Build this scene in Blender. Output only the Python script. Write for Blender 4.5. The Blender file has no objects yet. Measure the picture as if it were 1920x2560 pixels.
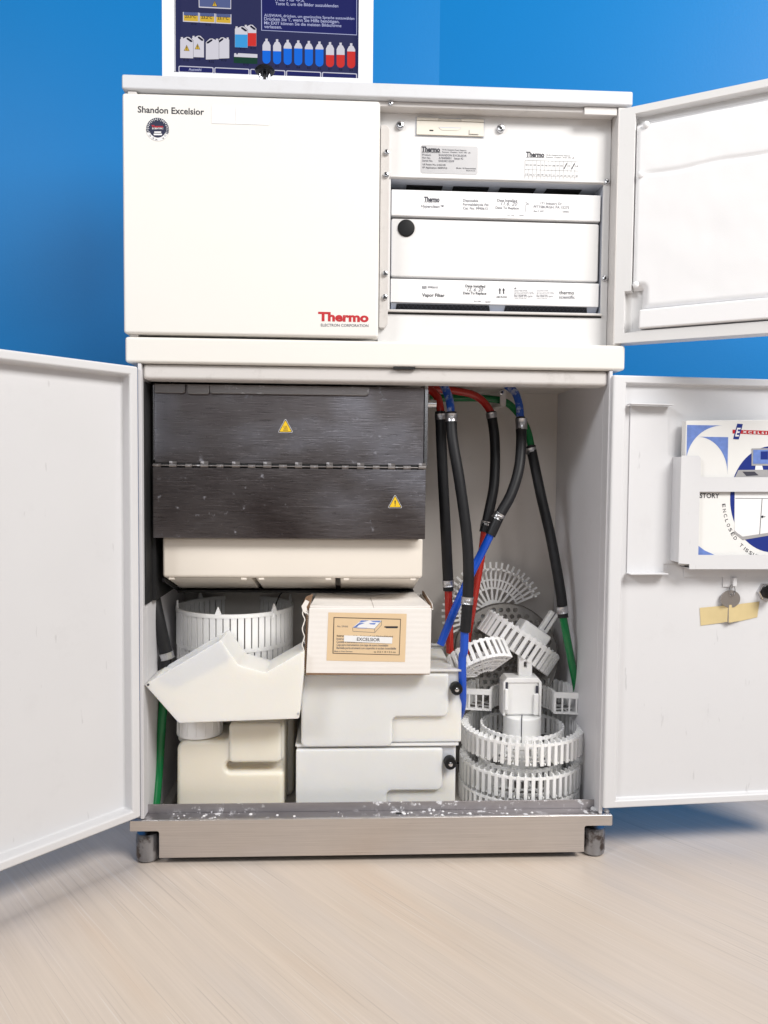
import bpy, bmesh, math, random
from mathutils import Vector, Matrix
random.seed(7)
R_ = math.radians
scene = bpy.context.scene
COL = scene.collection

# ------------------------------------------------------------------ camera
YAW, PITCH, ROLL = 0.0482, 0.0496, 0.0096
CAM = Vector((-0.0431, -1.0822, 0.5604))
FPX = 1921.0                                   # focal length in pixels of the 1920 x 2560 photograph
fw = Vector((math.sin(YAW)*math.cos(PITCH), math.cos(YAW)*math.cos(PITCH), -math.sin(PITCH)))
rt0 = Vector((math.cos(YAW), -math.sin(YAW), 0)); up0 = rt0.cross(fw)
rt = math.cos(ROLL)*rt0 + math.sin(ROLL)*up0
up = -math.sin(ROLL)*rt0 + math.cos(ROLL)*up0
cd = bpy.data.cameras.new('camera'); cam = bpy.data.objects.new('camera', cd); COL.objects.link(cam)
cam.matrix_world = Matrix(((rt.x, up.x, -fw.x, CAM.x), (rt.y, up.y, -fw.y, CAM.y), (rt.z, up.z, -fw.z, CAM.z), (0, 0, 0, 1)))
cd.sensor_fit = 'VERTICAL'; cd.sensor_height = 36.0; cd.lens = 36.0*FPX/2560.0
cd.clip_start = 0.02; cd.clip_end = 60
scene.camera = cam

# ------------------------------------------------------------------ world, lamps, exposure
w = bpy.data.worlds.new('World'); scene.world = w; w.use_nodes = True
w.node_tree.nodes['Background'].inputs[0].default_value = (0.92, 0.95, 1.0, 1)
w.node_tree.nodes['Background'].inputs[1].default_value = 0.035
def area(name, loc, aim, sx, sy, power, col=(1, 1, 1)):
    l = bpy.data.lights.new(name, 'AREA'); l.shape = 'RECTANGLE'; l.size = sx; l.size_y = sy; l.energy = power; l.color = col
    o = bpy.data.objects.new(name, l); COL.objects.link(o); o.location = loc
    o.rotation_euler = (Vector(aim)-Vector(loc)).to_track_quat('-Z', 'Y').to_euler()
    return o
area('ceiling_lamp', (1.55, -1.80, 2.45), (0.05, 0.0, 0.5), 1.5, 0.9, 124, (1.0, 0.975, 0.94))
area('wall_lamp', (-1.75, -1.60, 1.98), (0.0, 0.1, 0.5), 0.60, 0.50, 34, (0.97, 0.98, 1.0))
area('front_fill', (0.05, -3.0, 1.7), (0.0, 0.1, 0.4), 1.6, 1.0, 16, (0.97, 0.98, 1.0))  # unseen frontal fill, added behind the camera to brighten the compartments
scene.view_settings.view_transform = 'Standard'; scene.view_settings.look = 'None'
scene.view_settings.gamma = 1; scene.view_settings.use_curve_mapping = False
scene.view_settings.exposure = -0.27
scene.render.engine = 'CYCLES'
scene.cycles.max_bounces = 8

# ------------------------------------------------------------------ measuring: a pixel of the photograph on a known plane of the place
class Frame:
    def __init__(s, o=(0, 0, 0), rz=0.0):
        s.o = Vector(o); s.rz = rz; s.M = Matrix.Rotation(rz, 3, 'Z'); s.Mi = s.M.transposed()
    def P(s, px, py, Y=0.0):
        d = s.Mi @ (fw + (px-960)/FPX*rt - (py-1280)/FPX*up); c = s.Mi @ (CAM - s.o)
        return c + d*((Y-c.y)/d.y)
WF = Frame()
P = WF.P
def D(x, y, Y=0.0): return P(x*1.15732, y*1.15732, Y)
def crop(x0, y0, k): return lambda x, y: (x0+x/k, y0+y/k)

# ------------------------------------------------------------------ materials
def new_mat(name):
    m = bpy.data.materials.new(name); m.use_nodes = True
    return m, m.node_tree, m.node_tree.nodes['Principled BSDF']
def nd(t, kind, **kw):
    n = t.nodes.new(kind)
    for k, v in kw.items(): setattr(n, k, v)
    return n
def coords(t, scale=(1, 1, 1), rot=(0, 0, 0)):
    tc = nd(t, 'ShaderNodeTexCoord'); mp = nd(t, 'ShaderNodeMapping')
    mp.inputs['Scale'].default_value = scale; mp.inputs['Rotation'].default_value = rot
    t.links.new(tc.outputs['Object'], mp.inputs['Vector']); return mp.outputs['Vector']
def noise(t, vec, scale, detail=4, rough=0.55):
    n = nd(t, 'ShaderNodeTexNoise'); n.inputs['Scale'].default_value = scale
    n.inputs['Detail'].default_value = detail; n.inputs['Roughness'].default_value = rough
    t.links.new(vec, n.inputs['Vector']); return n.outputs['Fac']
def ramp(t, fac, stops):
    r = nd(t, 'ShaderNodeValToRGB'); e = r.color_ramp.elements
    while len(e) < len(stops): e.new(0.5)
    for i, (p, c) in enumerate(stops):
        e[i].position = p; e[i].color = (c, c, c, 1) if isinstance(c, (int, float)) else (*c, 1)
    t.links.new(fac, r.inputs['Fac']); return r.outputs['Color']
def mix(t, fac, a, b, blend='MIX'):
    n = nd(t, 'ShaderNodeMix', data_type='RGBA', blend_type=blend)
    for sock, v in ((n.inputs[0], fac), (n.inputs[6], a), (n.inputs[7], b)):
        if isinstance(v, (int, float)): sock.default_value = v
        elif isinstance(v, tuple): sock.default_value = (*v, 1)
        else: t.links.new(v, sock)
    return n.outputs[2]
def bump(t, b, h, dist, strength=1.0):
    n = nd(t, 'ShaderNodeBump'); n.inputs['Distance'].default_value = dist; n.inputs['Strength'].default_value = strength
    t.links.new(h, n.inputs['Height']); t.links.new(n.outputs['Normal'], b.inputs['Normal'])
def mul(c, k): return tuple(min(1, v*k) for v in c)

def paint(name, c, rough=0.42, var=0.04, dirt=0.0, dirt_col=(0.35, 0.31, 0.27), grain=0.00006, scuff=0.0):
    m, t, b = new_mat(name); v = coords(t)
    col = mix(t, noise(t, v, 9, 5), mul(c, 1-var), mul(c, 1+var*0.6))
    if dirt:
        d = ramp(t, noise(t, v, 26, 7, 0.7), [(0.56, 0.0), (0.72, dirt)])
        col = mix(t, d, col, dirt_col)
    if scuff:
        v2 = coords(t, (60, 60, 14), (0.2, 0.3, 0.5))
        d = ramp(t, noise(t, v2, 1.3, 3), [(0.70, 0.0), (0.74, scuff)])
        col = mix(t, d, col, (0.33, 0.32, 0.33))
    t.links.new(col, b.inputs['Base Color'])
    b.inputs['Roughness'].default_value = rough
    bump(t, b, noise(t, v, 900, 2), grain)
    return m
def plain(name, c, rough=0.5, metal=0.0, var=0.06, scale=60, spec=0.5):
    m, t, b = new_mat(name); v = coords(t)
    t.links.new(mix(t, noise(t, v, scale, 4), mul(c, 1-var), mul(c, 1+var)), b.inputs['Base Color'])
    b.inputs['Roughness'].default_value = rough; b.inputs['Metallic'].default_value = metal
    b.inputs['Specular IOR Level'].default_value = spec
    return m
def plastic(name, c, rough=0.4, sss=0.5, radius=(0.03, 0.026, 0.018), var=0.03):
    m, t, b = new_mat(name); v = coords(t)
    t.links.new(mix(t, noise(t, v, 18, 4), mul(c, 1-var), mul(c, 1+var)), b.inputs['Base Color'])
    b.inputs['Roughness'].default_value = rough
    b.inputs['Subsurface Weight'].default_value = sss; b.inputs['Subsurface Radius'].default_value = radius
    b.inputs['Subsurface Scale'].default_value = 0.8
    bump(t, b, noise(t, v, 240, 3), 0.00012)
    return m
def glow(name, c, s=1.0):
    m, t, b = new_mat(name); b.inputs['Base Color'].default_value = (*mul(c, 0.04), 1); b.inputs['Roughness'].default_value = 0.5; b.inputs['Specular IOR Level'].default_value = 0.12
    b.inputs['Emission Color'].default_value = (*c, 1); b.inputs['Emission Strength'].default_value = s
    return m
def steel(name, c, rough=0.32, brush=(5, 5, 420), smudge=0.25, wax=0.0, wax_lo=0.62, wax_col=(0.75, 0.75, 0.77), rust=0.0, painted_sheen=False):
    m, t, b = new_mat(name); v = coords(t); vb = coords(t, brush)
    g = noise(t, vb, 3.0, 5, 0.65)
    col = mix(t, g, mul(c, 0.72), mul(c, 1.2))
    if painted_sheen: col = mix(t, 1.0, col, ramp(t, noise(t, coords(t, (1.0, 1, 1.5)), 4.0, 3, 0.5), [(0.36, (0.40, 0.355, 0.355)), (0.5, (0.70, 0.67, 0.68)), (0.64, (1.35, 1.42, 1.6))]), 'MULTIPLY')  # broad brown and blue reflections painted into the steel colour by noise
    sm = ramp(t, noise(t, v, 13, 5, 0.6), [(0.35, 0.0), (0.75, 1.0)])
    n = nd(t, 'ShaderNodeMath', operation='MULTIPLY'); t.links.new(sm, n.inputs[0]); n.inputs[1].default_value = smudge
    col = mix(t, n.outputs[0], col, (0.34, 0.34, 0.36))
    if rust: col = mix(t, ramp(t, noise(t, v, 55, 5), [(0.5, 0.0), (0.62, rust)]), col, (0.05, 0.028, 0.018))
    rg = nd(t, 'ShaderNodeMapRange'); t.links.new(g, rg.inputs[0]); rg.inputs[3].default_value = rough-0.08; rg.inputs[4].default_value = rough+0.16
    met = 1.0
    if wax:
        wm = ramp(t, noise(t, v, 75 if painted_sheen else 88, 6, 0.62), [(wax_lo, 0.0), (wax_lo+(0.09 if painted_sheen else 0.05), wax)])
        wl = ramp(t, noise(t, v, 7, 3), [(0.42, 0.0), (0.56, 1.0)])
        k = nd(t, 'ShaderNodeMath', operation='MULTIPLY'); t.links.new(wm, k.inputs[0]); t.links.new(wl, k.inputs[1])
        col = mix(t, k.outputs[0], col, wax_col)
        inv = nd(t, 'ShaderNodeMath', operation='SUBTRACT'); inv.inputs[0].default_value = 1; t.links.new(k.outputs[0], inv.inputs[1])
        t.links.new(inv.outputs[0], b.inputs['Metallic'])
    else: b.inputs['Metallic'].default_value = met
    t.links.new(col, b.inputs['Base Color']); t.links.new(rg.outputs[0], b.inputs['Roughness'])
    bump(t, b, g, 0.00022 if painted_sheen else 0.00008)
    return m

M = {}
M['paint'] = paint('cream_powder_coat', (0.80, 0.785, 0.75), 0.40, 0.02)
M['ledge'] = paint('warm_powder_coat', (0.80, 0.78, 0.74), 0.38, 0.02)
M['cap'] = paint('grey_white_powder_coat', (0.63, 0.64, 0.67), 0.42, 0.03, 0.12)
M['door_in'] = paint('door_inside_paint', (0.69, 0.69, 0.708), 0.40, 0.03, 0.10, (0.5, 0.49, 0.5), scuff=0.28)
M['panel'] = paint('white_panel_paint', (0.74, 0.735, 0.735), 0.42, 0.03, 0.16, (0.55, 0.54, 0.54))
M['frame'] = paint('grubby_frame_paint', (0.62, 0.595, 0.58), 0.45, 0.05, 0.35, (0.30, 0.27, 0.25))
M['inside_wall'] = paint('compartment_side_paint', (0.68, 0.675, 0.70), 0.45, 0.04, 0.10)
M['inside'] = paint('inside_wall_paint', (0.62, 0.585, 0.555), 0.5, 0.04, 0.12)
M['dark_gap'] = plain('dark_cavity_shade', (0.008, 0.008, 0.009), 0.6)  # near-black colour stands in for the shade inside gaps and openings
M['slate'] = plain('blue_grey_sheet_metal', (0.52, 0.55, 0.62), 0.45)
M['foam'] = paint('white_foam_felt', (0.87, 0.87, 0.885), 0.95, 0.015, grain=0.00012)
M['cream'] = plain('cream_plastic', (0.83, 0.77, 0.69), 0.4, 0, 0.03, 12)
M['drive'] = plain('beige_drive_plastic', (0.72, 0.68, 0.60), 0.45, 0, 0.03)
M['steel_plate'] = steel('brushed_oven_steel', (0.27, 0.255, 0.255), 0.26, (9, 9, 300), 0.08, 0.7, 0.62, (0.34, 0.35, 0.40), painted_sheen=True)
M['steel_fold'] = steel('worn_folded_steel', (0.27, 0.25, 0.245), 0.36, (9, 9, 420), 0.25, 0.8, 0.60, (0.5, 0.5, 0.54))
M['steel_skirt'] = steel('brushed_skirt_steel', (0.66, 0.63, 0.615), 0.28, (3, 3, 300), 0.10)
M['steel_lip'] = steel('spattered_steel', (0.42, 0.40, 0.41), 0.38, (4, 40, 40), 0.3, 1.0, 0.565, (0.78, 0.78, 0.81))
M['chrome'] = plain('bright_screw_metal', (0.62, 0.62, 0.64), 0.22, 1.0, 0.15, 300)
M['foot'] = steel('grimy_foot_steel', (0.36, 0.37, 0.40), 0.28, (20, 20, 20), 0.25, rust=0.8)
M['disc'] = steel('perforated_steel', (0.20, 0.185, 0.17), 0.42, (30, 30, 30), 0.2)
M['clamp'] = steel('hose_clamp_steel', (0.62, 0.62, 0.64), 0.28, (200, 200, 20), 0.2)
M['hdpe'] = plastic('translucent_white_polythene', (0.80, 0.785, 0.745), 0.34, 0.75)
M['hdpe_cream'] = plastic('aged_polythene', (0.78, 0.735, 0.635), 0.40, 0.75)
M['white'] = plastic('white_basket_plastic', (0.90, 0.90, 0.895), 0.36, 0.25, (0.006, 0.006, 0.005))
M['rubber'] = plain('black_rubber', (0.011, 0.011, 0.013), 0.46, 0, 0.35, 90, spec=0.35)
M['black'] = plain('black_plastic', (0.008, 0.008, 0.009), 0.45, spec=0.25)
def hose_mat(name, c, chalk=0.0):
    m, t, b = new_mat(name); v = coords(t)
    col = mix(t, noise(t, v, 30, 4), mul(c, 0.85), mul(c, 1.1))
    if chalk: col = mix(t, ramp(t, noise(t, v, 95, 6), [(0.5, 0.0), (0.66, chalk)]), col, (0.55, 0.6, 0.7))
    t.links.new(col, b.inputs['Base Color']); b.inputs['Roughness'].default_value = 0.24
    return m
M['red'] = hose_mat('red_hose', (0.42, 0.02, 0.012)); M['blue'] = hose_mat('blue_hose', (0.008, 0.075, 0.50))
M['blue_chalky'] = hose_mat('chalky_blue_hose', (0.01, 0.085, 0.46), 0.7); M['green'] = hose_mat('green_hose', (0.004, 0.16, 0.045))
M['ink'] = plain('dark_ink', (0.02, 0.02, 0.03), 0.6); M['grey_ink'] = plain('grey_ink', (0.045, 0.045, 0.065), 0.6)
M['light_ink'] = plain('faint_grey_ink', (0.12, 0.12, 0.15), 0.6)
M['red_ink'] = plain('red_ink', (0.50, 0.012, 0.02), 0.5); M['blue_ink'] = plain('navy_ink', (0.012, 0.03, 0.22), 0.4)
M['pale_blue_ink'] = plain('marbled_blue_ink', (0.15, 0.24, 0.58), 0.45, 0, 0.35, 120)
M['paper'] = plain('white_paper', (0.82, 0.82, 0.83), 0.6, 0, 0.02); M['paper_old'] = plain('glossy_manual_paper', (0.82, 0.815, 0.80), 0.25, 0, 0.02, 30)
M['silver'] = plain('silver_nameplate', (0.46, 0.455, 0.465), 0.42, 0.3, 0.05, 30)
M['sticker'] = plain('navy_sticker', (0.012, 0.016, 0.05), 0.4)
M['yellow'] = plain('warning_yellow', (0.80, 0.52, 0.015), 0.45)
M['tape'] = plain('masking_tape', (0.66, 0.53, 0.28), 0.6, 0, 0.1, 40)
M['tan'] = plain('tan_label_paper', (0.74, 0.55, 0.34), 0.6, 0, 0.04, 50)
M['kraft'] = plain('brown_kraft_edge', (0.22, 0.13, 0.075), 0.8, 0, 0.4, 200)
M['key'] = plain('nickel_key', (0.42, 0.39, 0.37), 0.35, 0.8)
M['bezel'] = paint('monitor_bezel', (0.80, 0.81, 0.84), 0.4, 0.01)
def corrug():
    m, t, b = new_mat('white_lined_cardboard'); v = coords(t, (1, 1, 1))
    wv = nd(t, 'ShaderNodeTexWave', wave_type='BANDS', bands_direction='Z'); wv.inputs['Scale'].default_value = 42
    wv.inputs['Distortion'].default_value = 0.6; t.links.new(v, wv.inputs['Vector'])
    col = mix(t, noise(t, v, 25, 5), (0.80, 0.755, 0.71), (0.85, 0.82, 0.79))
    t.links.new(col, b.inputs['Base Color']); b.inputs['Roughness'].default_value = 0.6
    bump(t, b, wv.outputs['Fac'], 0.00025, 0.4); return m
M['card'] = corrug()
def wall_mat():
    m, t, b = new_mat('blue_wall_paint'); v = coords(t)
    col = mix(t, noise(t, v, 2.5, 4), (0.0022, 0.20, 0.55), (0.003, 0.215, 0.585))
    t.links.new(col, b.inputs['Base Color']); b.inputs['Roughness'].default_value = 0.46; b.inputs['Specular IOR Level'].default_value = 0.22
    bump(t, b, noise(t, v, 160, 3), 0.0002); return m
M['wall'] = wall_mat()
def floor_mat():
    m, t, b = new_mat('whitewashed_wood_laminate')
    tc = nd(t, 'ShaderNodeTexCoord')
    r = nd(t, 'ShaderNodeMapping'); r.inputs['Rotation'].default_value = (0, 0, R_(51))
    t.links.new(tc.outputs['Object'], r.inputs['Vector'])
    def st(sx, sy):
        s = nd(t, 'ShaderNodeMapping'); s.inputs['Scale'].default_value = (sx, sy, 1)
        t.links.new(r.outputs['Vector'], s.inputs['Vector']); return s.outputs['Vector']
    broad = noise(t, st(1.6, 9), 1.0, 4, 0.5); fine = noise(t, st(3.0, 260), 1.0, 5, 0.7); mid = noise(t, st(2.2, 45), 1.3, 4, 0.6)
    pore = ramp(t, noise(t, st(3.2, 330), 1.0, 2, 0.5), [(0.63, 0.0), (0.68, 1.0)])
    lite = ramp(t, noise(t, st(2.6, 290), 1.0, 2, 0.5), [(0.64, 0.0), (0.68, 1.0)])
    col = ramp(t, broad, [(0.32, (0.60, 0.53, 0.475)), (0.46, (0.66, 0.56, 0.47)), (0.56, (0.66, 0.555, 0.455)), (0.68, (0.65, 0.51, 0.39))])
    col = mix(t, 0.28, col, ramp(t, mid, [(0.3, (0.46, 0.395, 0.35)), (0.7, (0.66, 0.57, 0.50))]))
    col = mix(t, 0.18, col, ramp(t, fine, [(0.3, (0.36, 0.305, 0.27)), (0.7, (0.70, 0.62, 0.555))]))
    k = nd(t, 'ShaderNodeMath', operation='MULTIPLY'); t.links.new(pore, k.inputs[0]); k.inputs[1].default_value = 0.22
    col = mix(t, k.outputs[0], col, (0.25, 0.21, 0.19))
    k2 = nd(t, 'ShaderNodeMath', operation='MULTIPLY'); t.links.new(lite, k2.inputs[0]); k2.inputs[1].default_value = 0.38
    col = mix(t, k2.outputs[0], col, (0.72, 0.67, 0.63))
    speck = ramp(t, noise(t, tc.outputs['Object'], 130, 1), [(0.815, 0.0), (0.83, 0.8)])
    col = mix(t, speck, col, (0.16, 0.13, 0.12))
    t.links.new(col, b.inputs['Base Color'])
    rr = nd(t, 'ShaderNodeMapRange'); t.links.new(broad, rr.inputs[0]); rr.inputs[3].default_value = 0.34; rr.inputs[4].default_value = 0.5
    t.links.new(rr.outputs[0], b.inputs['Roughness'])
    bump(t, b, fine, 0.00025, 0.6); return m
M['floor'] = floor_mat()

# ------------------------------------------------------------------ mesh building
ORG = {}
def tag(o, label=None, cat=None, group=None, kind=None):
    if label: o['label'] = label
    if cat: o['category'] = cat
    if group: o['group'] = group
    if kind: o['kind'] = kind
    return o
def thing(name, loc, label, cat, group=None, rot=None):
    o = bpy.data.objects.new(name, None); COL.objects.link(o); o.location = loc; o.empty_display_size = 0.02
    if rot is not None: o.rotation_euler = rot; ORG[o] = Vector((0, 0, 0))
    else: ORG[o] = Vector(loc)
    return tag(o, label, cat, group)
def rounded(poly, r, n=4):
    """2-D polygon with its corners rounded; r a number or one per corner."""
    out = []; N = len(poly)
    for i in range(N):
        p = Vector(poly[i]); a = Vector(poly[i-1])-p; c = Vector(poly[(i+1) % N])-p
        ri = r[i] if isinstance(r, (list, tuple)) else r
        if ri <= 0: out.append((p.x, p.y)); continue
        ang = a.angle(c); d = min(ri/math.tan(ang/2), a.length*0.48, c.length*0.48); ri = d*math.tan(ang/2)
        p1 = p+a.normalized()*d; p2 = p+c.normalized()*d
        cen = p+(a.normalized()+c.normalized()).normalized()*(ri/math.sin(ang/2))
        a1 = math.atan2(p1.y-cen.y, p1.x-cen.x); a2 = math.atan2(p2.y-cen.y, p2.x-cen.x)
        da = (a2-a1+math.pi) % (2*math.pi)-math.pi
        for k in range(n+1):
            q = a1+da*k/n; out.append((cen.x+ri*math.cos(q), cen.y+ri*math.sin(q)))
    return out
def circle(cx, cz, r, n=24, rz=None): return [(cx+r*math.cos(2*math.pi*k/n), cz+(rz or r)*math.sin(2*math.pi*k/n)) for k in range(n)]

class MB:
    def __init__(s): s.bm = bmesh.new()
    def box(s, x0, x1, y0, y1, z0, z1):
        m = Matrix.Translation(((x0+x1)/2, (y0+y1)/2, (z0+z1)/2)) @ Matrix.Diagonal((abs(x1-x0), abs(y1-y0), abs(z1-z0), 1))
        return bmesh.ops.create_cube(s.bm, size=1, matrix=m)['verts']
    def obox(s, c, size, mat3):
        m = Matrix.Translation(c) @ mat3.to_4x4() @ Matrix.Diagonal((*size, 1))
        return bmesh.ops.create_cube(s.bm, size=1, matrix=m)['verts']
    def prism(s, poly, a0, a1, axis='Y'):
        f = {'Y': lambda u, v, a: (u, a, v), 'X': lambda u, v, a: (a, u, v), 'Z': lambda u, v, a: (u, v, a)}[axis]
        A = [s.bm.verts.new(f(u, v, a0)) for u, v in poly]; B = [s.bm.verts.new(f(u, v, a1)) for u, v in poly]
        n = len(poly); s.bm.faces.new(A); s.bm.faces.new(B[::-1])
        for i in range(n): s.bm.faces.new((A[i], A[(i+1) % n], B[(i+1) % n], B[i]))
        return s
    def cyl(s, p0, p1, r0, r1=None, n=20):
        p0, p1 = Vector(p0), Vector(p1); d = p1-p0; r1 = r0 if r1 is None else r1
        q = Vector((0, 0, 1)).rotation_difference(d).to_matrix().to_4x4()
        bmesh.ops.create_cone(s.bm, cap_ends=True, segments=n, radius1=r0, radius2=r1, depth=d.length, matrix=Matrix.Translation((p0+p1)/2) @ q)
        return s
    def lathe(s, prof, origin, axis=(0, 0, 1), n=28):
        q = Vector((0, 0, 1)).rotation_difference(Vector(axis)).to_matrix(); rings = []
        for r, z in prof: rings.append([s.bm.verts.new(Vector(origin)+q @ Vector((r*math.cos(2*math.pi*k/n), r*math.sin(2*math.pi*k/n), z))) for k in range(n)])
        for a, b in zip(rings, rings[1:]):
            for k in range(n): s.bm.faces.new((a[k], a[(k+1) % n], b[(k+1) % n], b[k]))
        s.bm.faces.new(rings[0][::-1]); s.bm.faces.new(rings[-1]); return s
    def tube(s, pts, r, n=12, closed=False):
        pts = [Vector(p) for p in pts]; rings = []; nrm = None
        for i, p in enumerate(pts):
            t = (pts[min(i+1, len(pts)-1)]-pts[max(i-1, 0)]).normalized()
            if nrm is None: nrm = t.orthogonal().normalized()
            nrm = (nrm-t*nrm.dot(t)).normalized(); bn = t.cross(nrm)
            rr = r[i] if isinstance(r, (list, tuple)) else r
            rings.append([s.bm.verts.new(p+rr*(math.cos(2*math.pi*k/n)*nrm+math.sin(2*math.pi*k/n)*bn)) for k in range(n)])
        for a, b in zip(rings, rings[1:]):
            for k in range(n): s.bm.faces.new((a[k], a[(k+1) % n], b[(k+1) % n], b[k]))
        s.bm.faces.new(rings[0][::-1]); s.bm.faces.new(rings[-1]); return s
    def arcband(s, r0, r1, z0, z1, a0, a1, n=40, c=(0, 0)):
        """part of a ring, rectangular in section"""
        full = abs(a1-a0) > 2*math.pi-1e-4; sec = []
        for k in range(n if full else n+1):
            a = a0+(a1-a0)*k/n; ca, sa = math.cos(a), math.sin(a)
            sec.append([s.bm.verts.new((c[0]+r*ca, c[1]+r*sa, z)) for r, z in ((r0, z0), (r1, z0), (r1, z1), (r0, z1))])
        for k in range(n):
            a, b = sec[k], sec[(k+1) % len(sec)]
            for j in range(4): s.bm.faces.new((a[j], a[(j+1) % 4], b[(j+1) % 4], b[j]))
        if not full: s.bm.faces.new(sec[0][::-1]); s.bm.faces.new(sec[-1])
        return s
    def flat(s, poly, Y):
        s.bm.faces.new([s.bm.verts.new((u, Y, v)) for u, v in poly]); return s
    def plate(s, loops, y0, y1):
        """flat plate in the XZ plane with holes, from y0 to y1"""
        cu = bpy.data.curves.new('tmp', 'CURVE'); cu.dimensions = '2D'; cu.fill_mode = 'BOTH'; cu.extrude = abs(y1-y0)/2
        for lp in loops:
            sp = cu.splines.new('POLY'); sp.points.add(len(lp)-1); sp.use_cyclic_u = True
            for q, (u, v) in zip(sp.points, lp): q.co = (u, v, 0, 1)
        s.curve(cu, Matrix.Translation((0, (y0+y1)/2, 0)) @ Matrix.Rotation(math.pi/2, 4, 'X')); return s
    def curve(s, cu, mat):
        o = bpy.data.objects.new('tmp', cu); COL.objects.link(o)
        dg = bpy.context.evaluated_depsgraph_get(); me = bpy.data.meshes.new_from_object(o.evaluated_get(dg))
        me.transform(mat); s.bm.from_mesh(me)
        bpy.data.objects.remove(o); bpy.data.curves.remove(cu); bpy.data.meshes.remove(me)
    def text(s, body, a, b, h=None, bold=0.0, shear=0.0, level=False):
        """lettering whose baseline runs from point a to point b (same Y); h: height of a capital"""
        cu = bpy.data.curves.new('tmp', 'FONT'); cu.body = body; cu.offset = max(bold, 0.010); cu.shear = shear; cu.resolution_u = 3
        o = bpy.data.objects.new('tmp', cu); COL.objects.link(o)
        dg = bpy.context.evaluated_depsgraph_get(); me = bpy.data.meshes.new_from_object(o.evaluated_get(dg))
        bpy.data.objects.remove(o); bpy.data.curves.remove(cu)
        if not me.vertices: bpy.data.meshes.remove(me); return s
        xs = [v.co.x for v in me.vertices]; x0, x1 = min(xs), max(xs)
        a, b = Vector(a), Vector(b); W = (b-a).length; k = W/(x1-x0); kz = k if h is None else h/0.729
        ang = 0 if level else math.atan2(b.z-a.z, b.x-a.x)
        me.transform(Matrix.Translation(a) @ Matrix.Rotation(-ang, 4, 'Y') @ Matrix.Rotation(math.pi/2, 4, 'X') @ Matrix.Diagonal((k, kz, 1, 1)) @ Matrix.Translation((-x0, 0, 0)))
        s.bm.from_mesh(me); bpy.data.meshes.remove(me); return s
    def obj(s, name, mat, parent=None, bevel=0, seg=2, smooth=35, label=None, kind=None, loc=None, rot=None, fix=True):
        if fix: bmesh.ops.recalc_face_normals(s.bm, faces=s.bm.faces)
        off = ORG.get(parent, Vector((0, 0, 0))) if parent else Vector((0, 0, 0))
        if loc is None and off.length: bmesh.ops.translate(s.bm, verts=s.bm.verts, vec=-off)
        me = bpy.data.meshes.new(name); s.bm.to_mesh(me); s.bm.free()
        me.materials.append(M[mat] if isinstance(mat, str) else mat)
        if smooth:
            for p in me.polygons: p.use_smooth = True
            me.set_sharp_from_angle(angle=R_(smooth))
        o = bpy.data.objects.new(name, me); COL.objects.link(o)
        if parent: o.parent = parent
        if loc is not None: o.location = Vector(loc)-off; ORG[o] = Vector((0, 0, 0))
        else: ORG[o] = off
        if rot is not None: o.rotation_euler = rot; ORG[o] = Vector((0, 0, 0))
        if bevel:
            bv = o.modifiers.new('bevel', 'BEVEL'); bv.width = bevel; bv.segments = seg; bv.limit_method = 'ANGLE'; bv.angle_limit = R_(30); bv.harden_normals = True
        if label: o['label'] = label
        if kind: o['kind'] = kind
        return o
def copy_obj(o, parent, loc=None, rot=None):
    c = o.copy(); COL.objects.link(c); c.parent = parent
    if loc is not None: c.location = loc
    if rot is not None: c.rotation_euler = rot
    ORG[c] = ORG.get(o, Vector((0, 0, 0))); return c
def xz(p): return (p.x, p.z)
def pix(fr, cf, pts, Y): return [xz(fr.P(*cf(x, y), Y)) for x, y in pts]
def dpix(pts, Y): return [xz(D(x, y, Y)) for x, y in pts]

def cut(o, cutter):
    bmesh.ops.recalc_face_normals(cutter.bm, faces=cutter.bm.faces)
    me = bpy.data.meshes.new('tmp'); cutter.bm.to_mesh(me); cutter.bm.free(); c = bpy.data.objects.new('tmp', me); COL.objects.link(c)
    c.parent = o.parent; c.location = o.location; c.rotation_euler = o.rotation_euler
    if ORG[o].length: me.transform(Matrix.Translation(-ORG[o]))
    bo = o.modifiers.new('cut', 'BOOLEAN'); bo.object = c; bo.operation = 'DIFFERENCE'; bo.solver = 'EXACT'
    dg = bpy.context.evaluated_depsgraph_get(); nm = bpy.data.meshes.new_from_object(o.evaluated_get(dg))
    o.modifiers.remove(bo); o.data = nm; bpy.data.objects.remove(c)
    return o
def bevel(o, wd, seg=3):
    bv = o.modifiers.new('bevel', 'BEVEL'); bv.width = wd; bv.segments = seg; bv.limit_method = 'ANGLE'; bv.angle_limit = R_(30); bv.harden_normals = True
    for p in o.data.polygons: p.use_smooth = True
    o.data.set_sharp_from_angle(angle=R_(35)); return o

# ================================================================== the setting
m = MB(); m.box(-6, 6, -6, 6, -0.02, 0.0); tag(m.obj('floor', 'floor', smooth=0), kind='structure')
# two blue walls meeting in a blunt corner behind the machine
cx, cy = 0.17, 0.80
m = MB(); m.box(-3.2, cx, cy, cy+0.1, 0, 3.0); tag(m.obj('wall_behind', 'wall', smooth=0), kind='structure')
ang = -R_(13)
m = MB(); m.box(0, 3.0, 0, 0.1, 0, 3.0); o = m.obj('wall_right', 'wall', smooth=0); o.location = (cx, cy, 0); o.rotation_euler = (0, 0, ang); tag(o, kind='structure')

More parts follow.
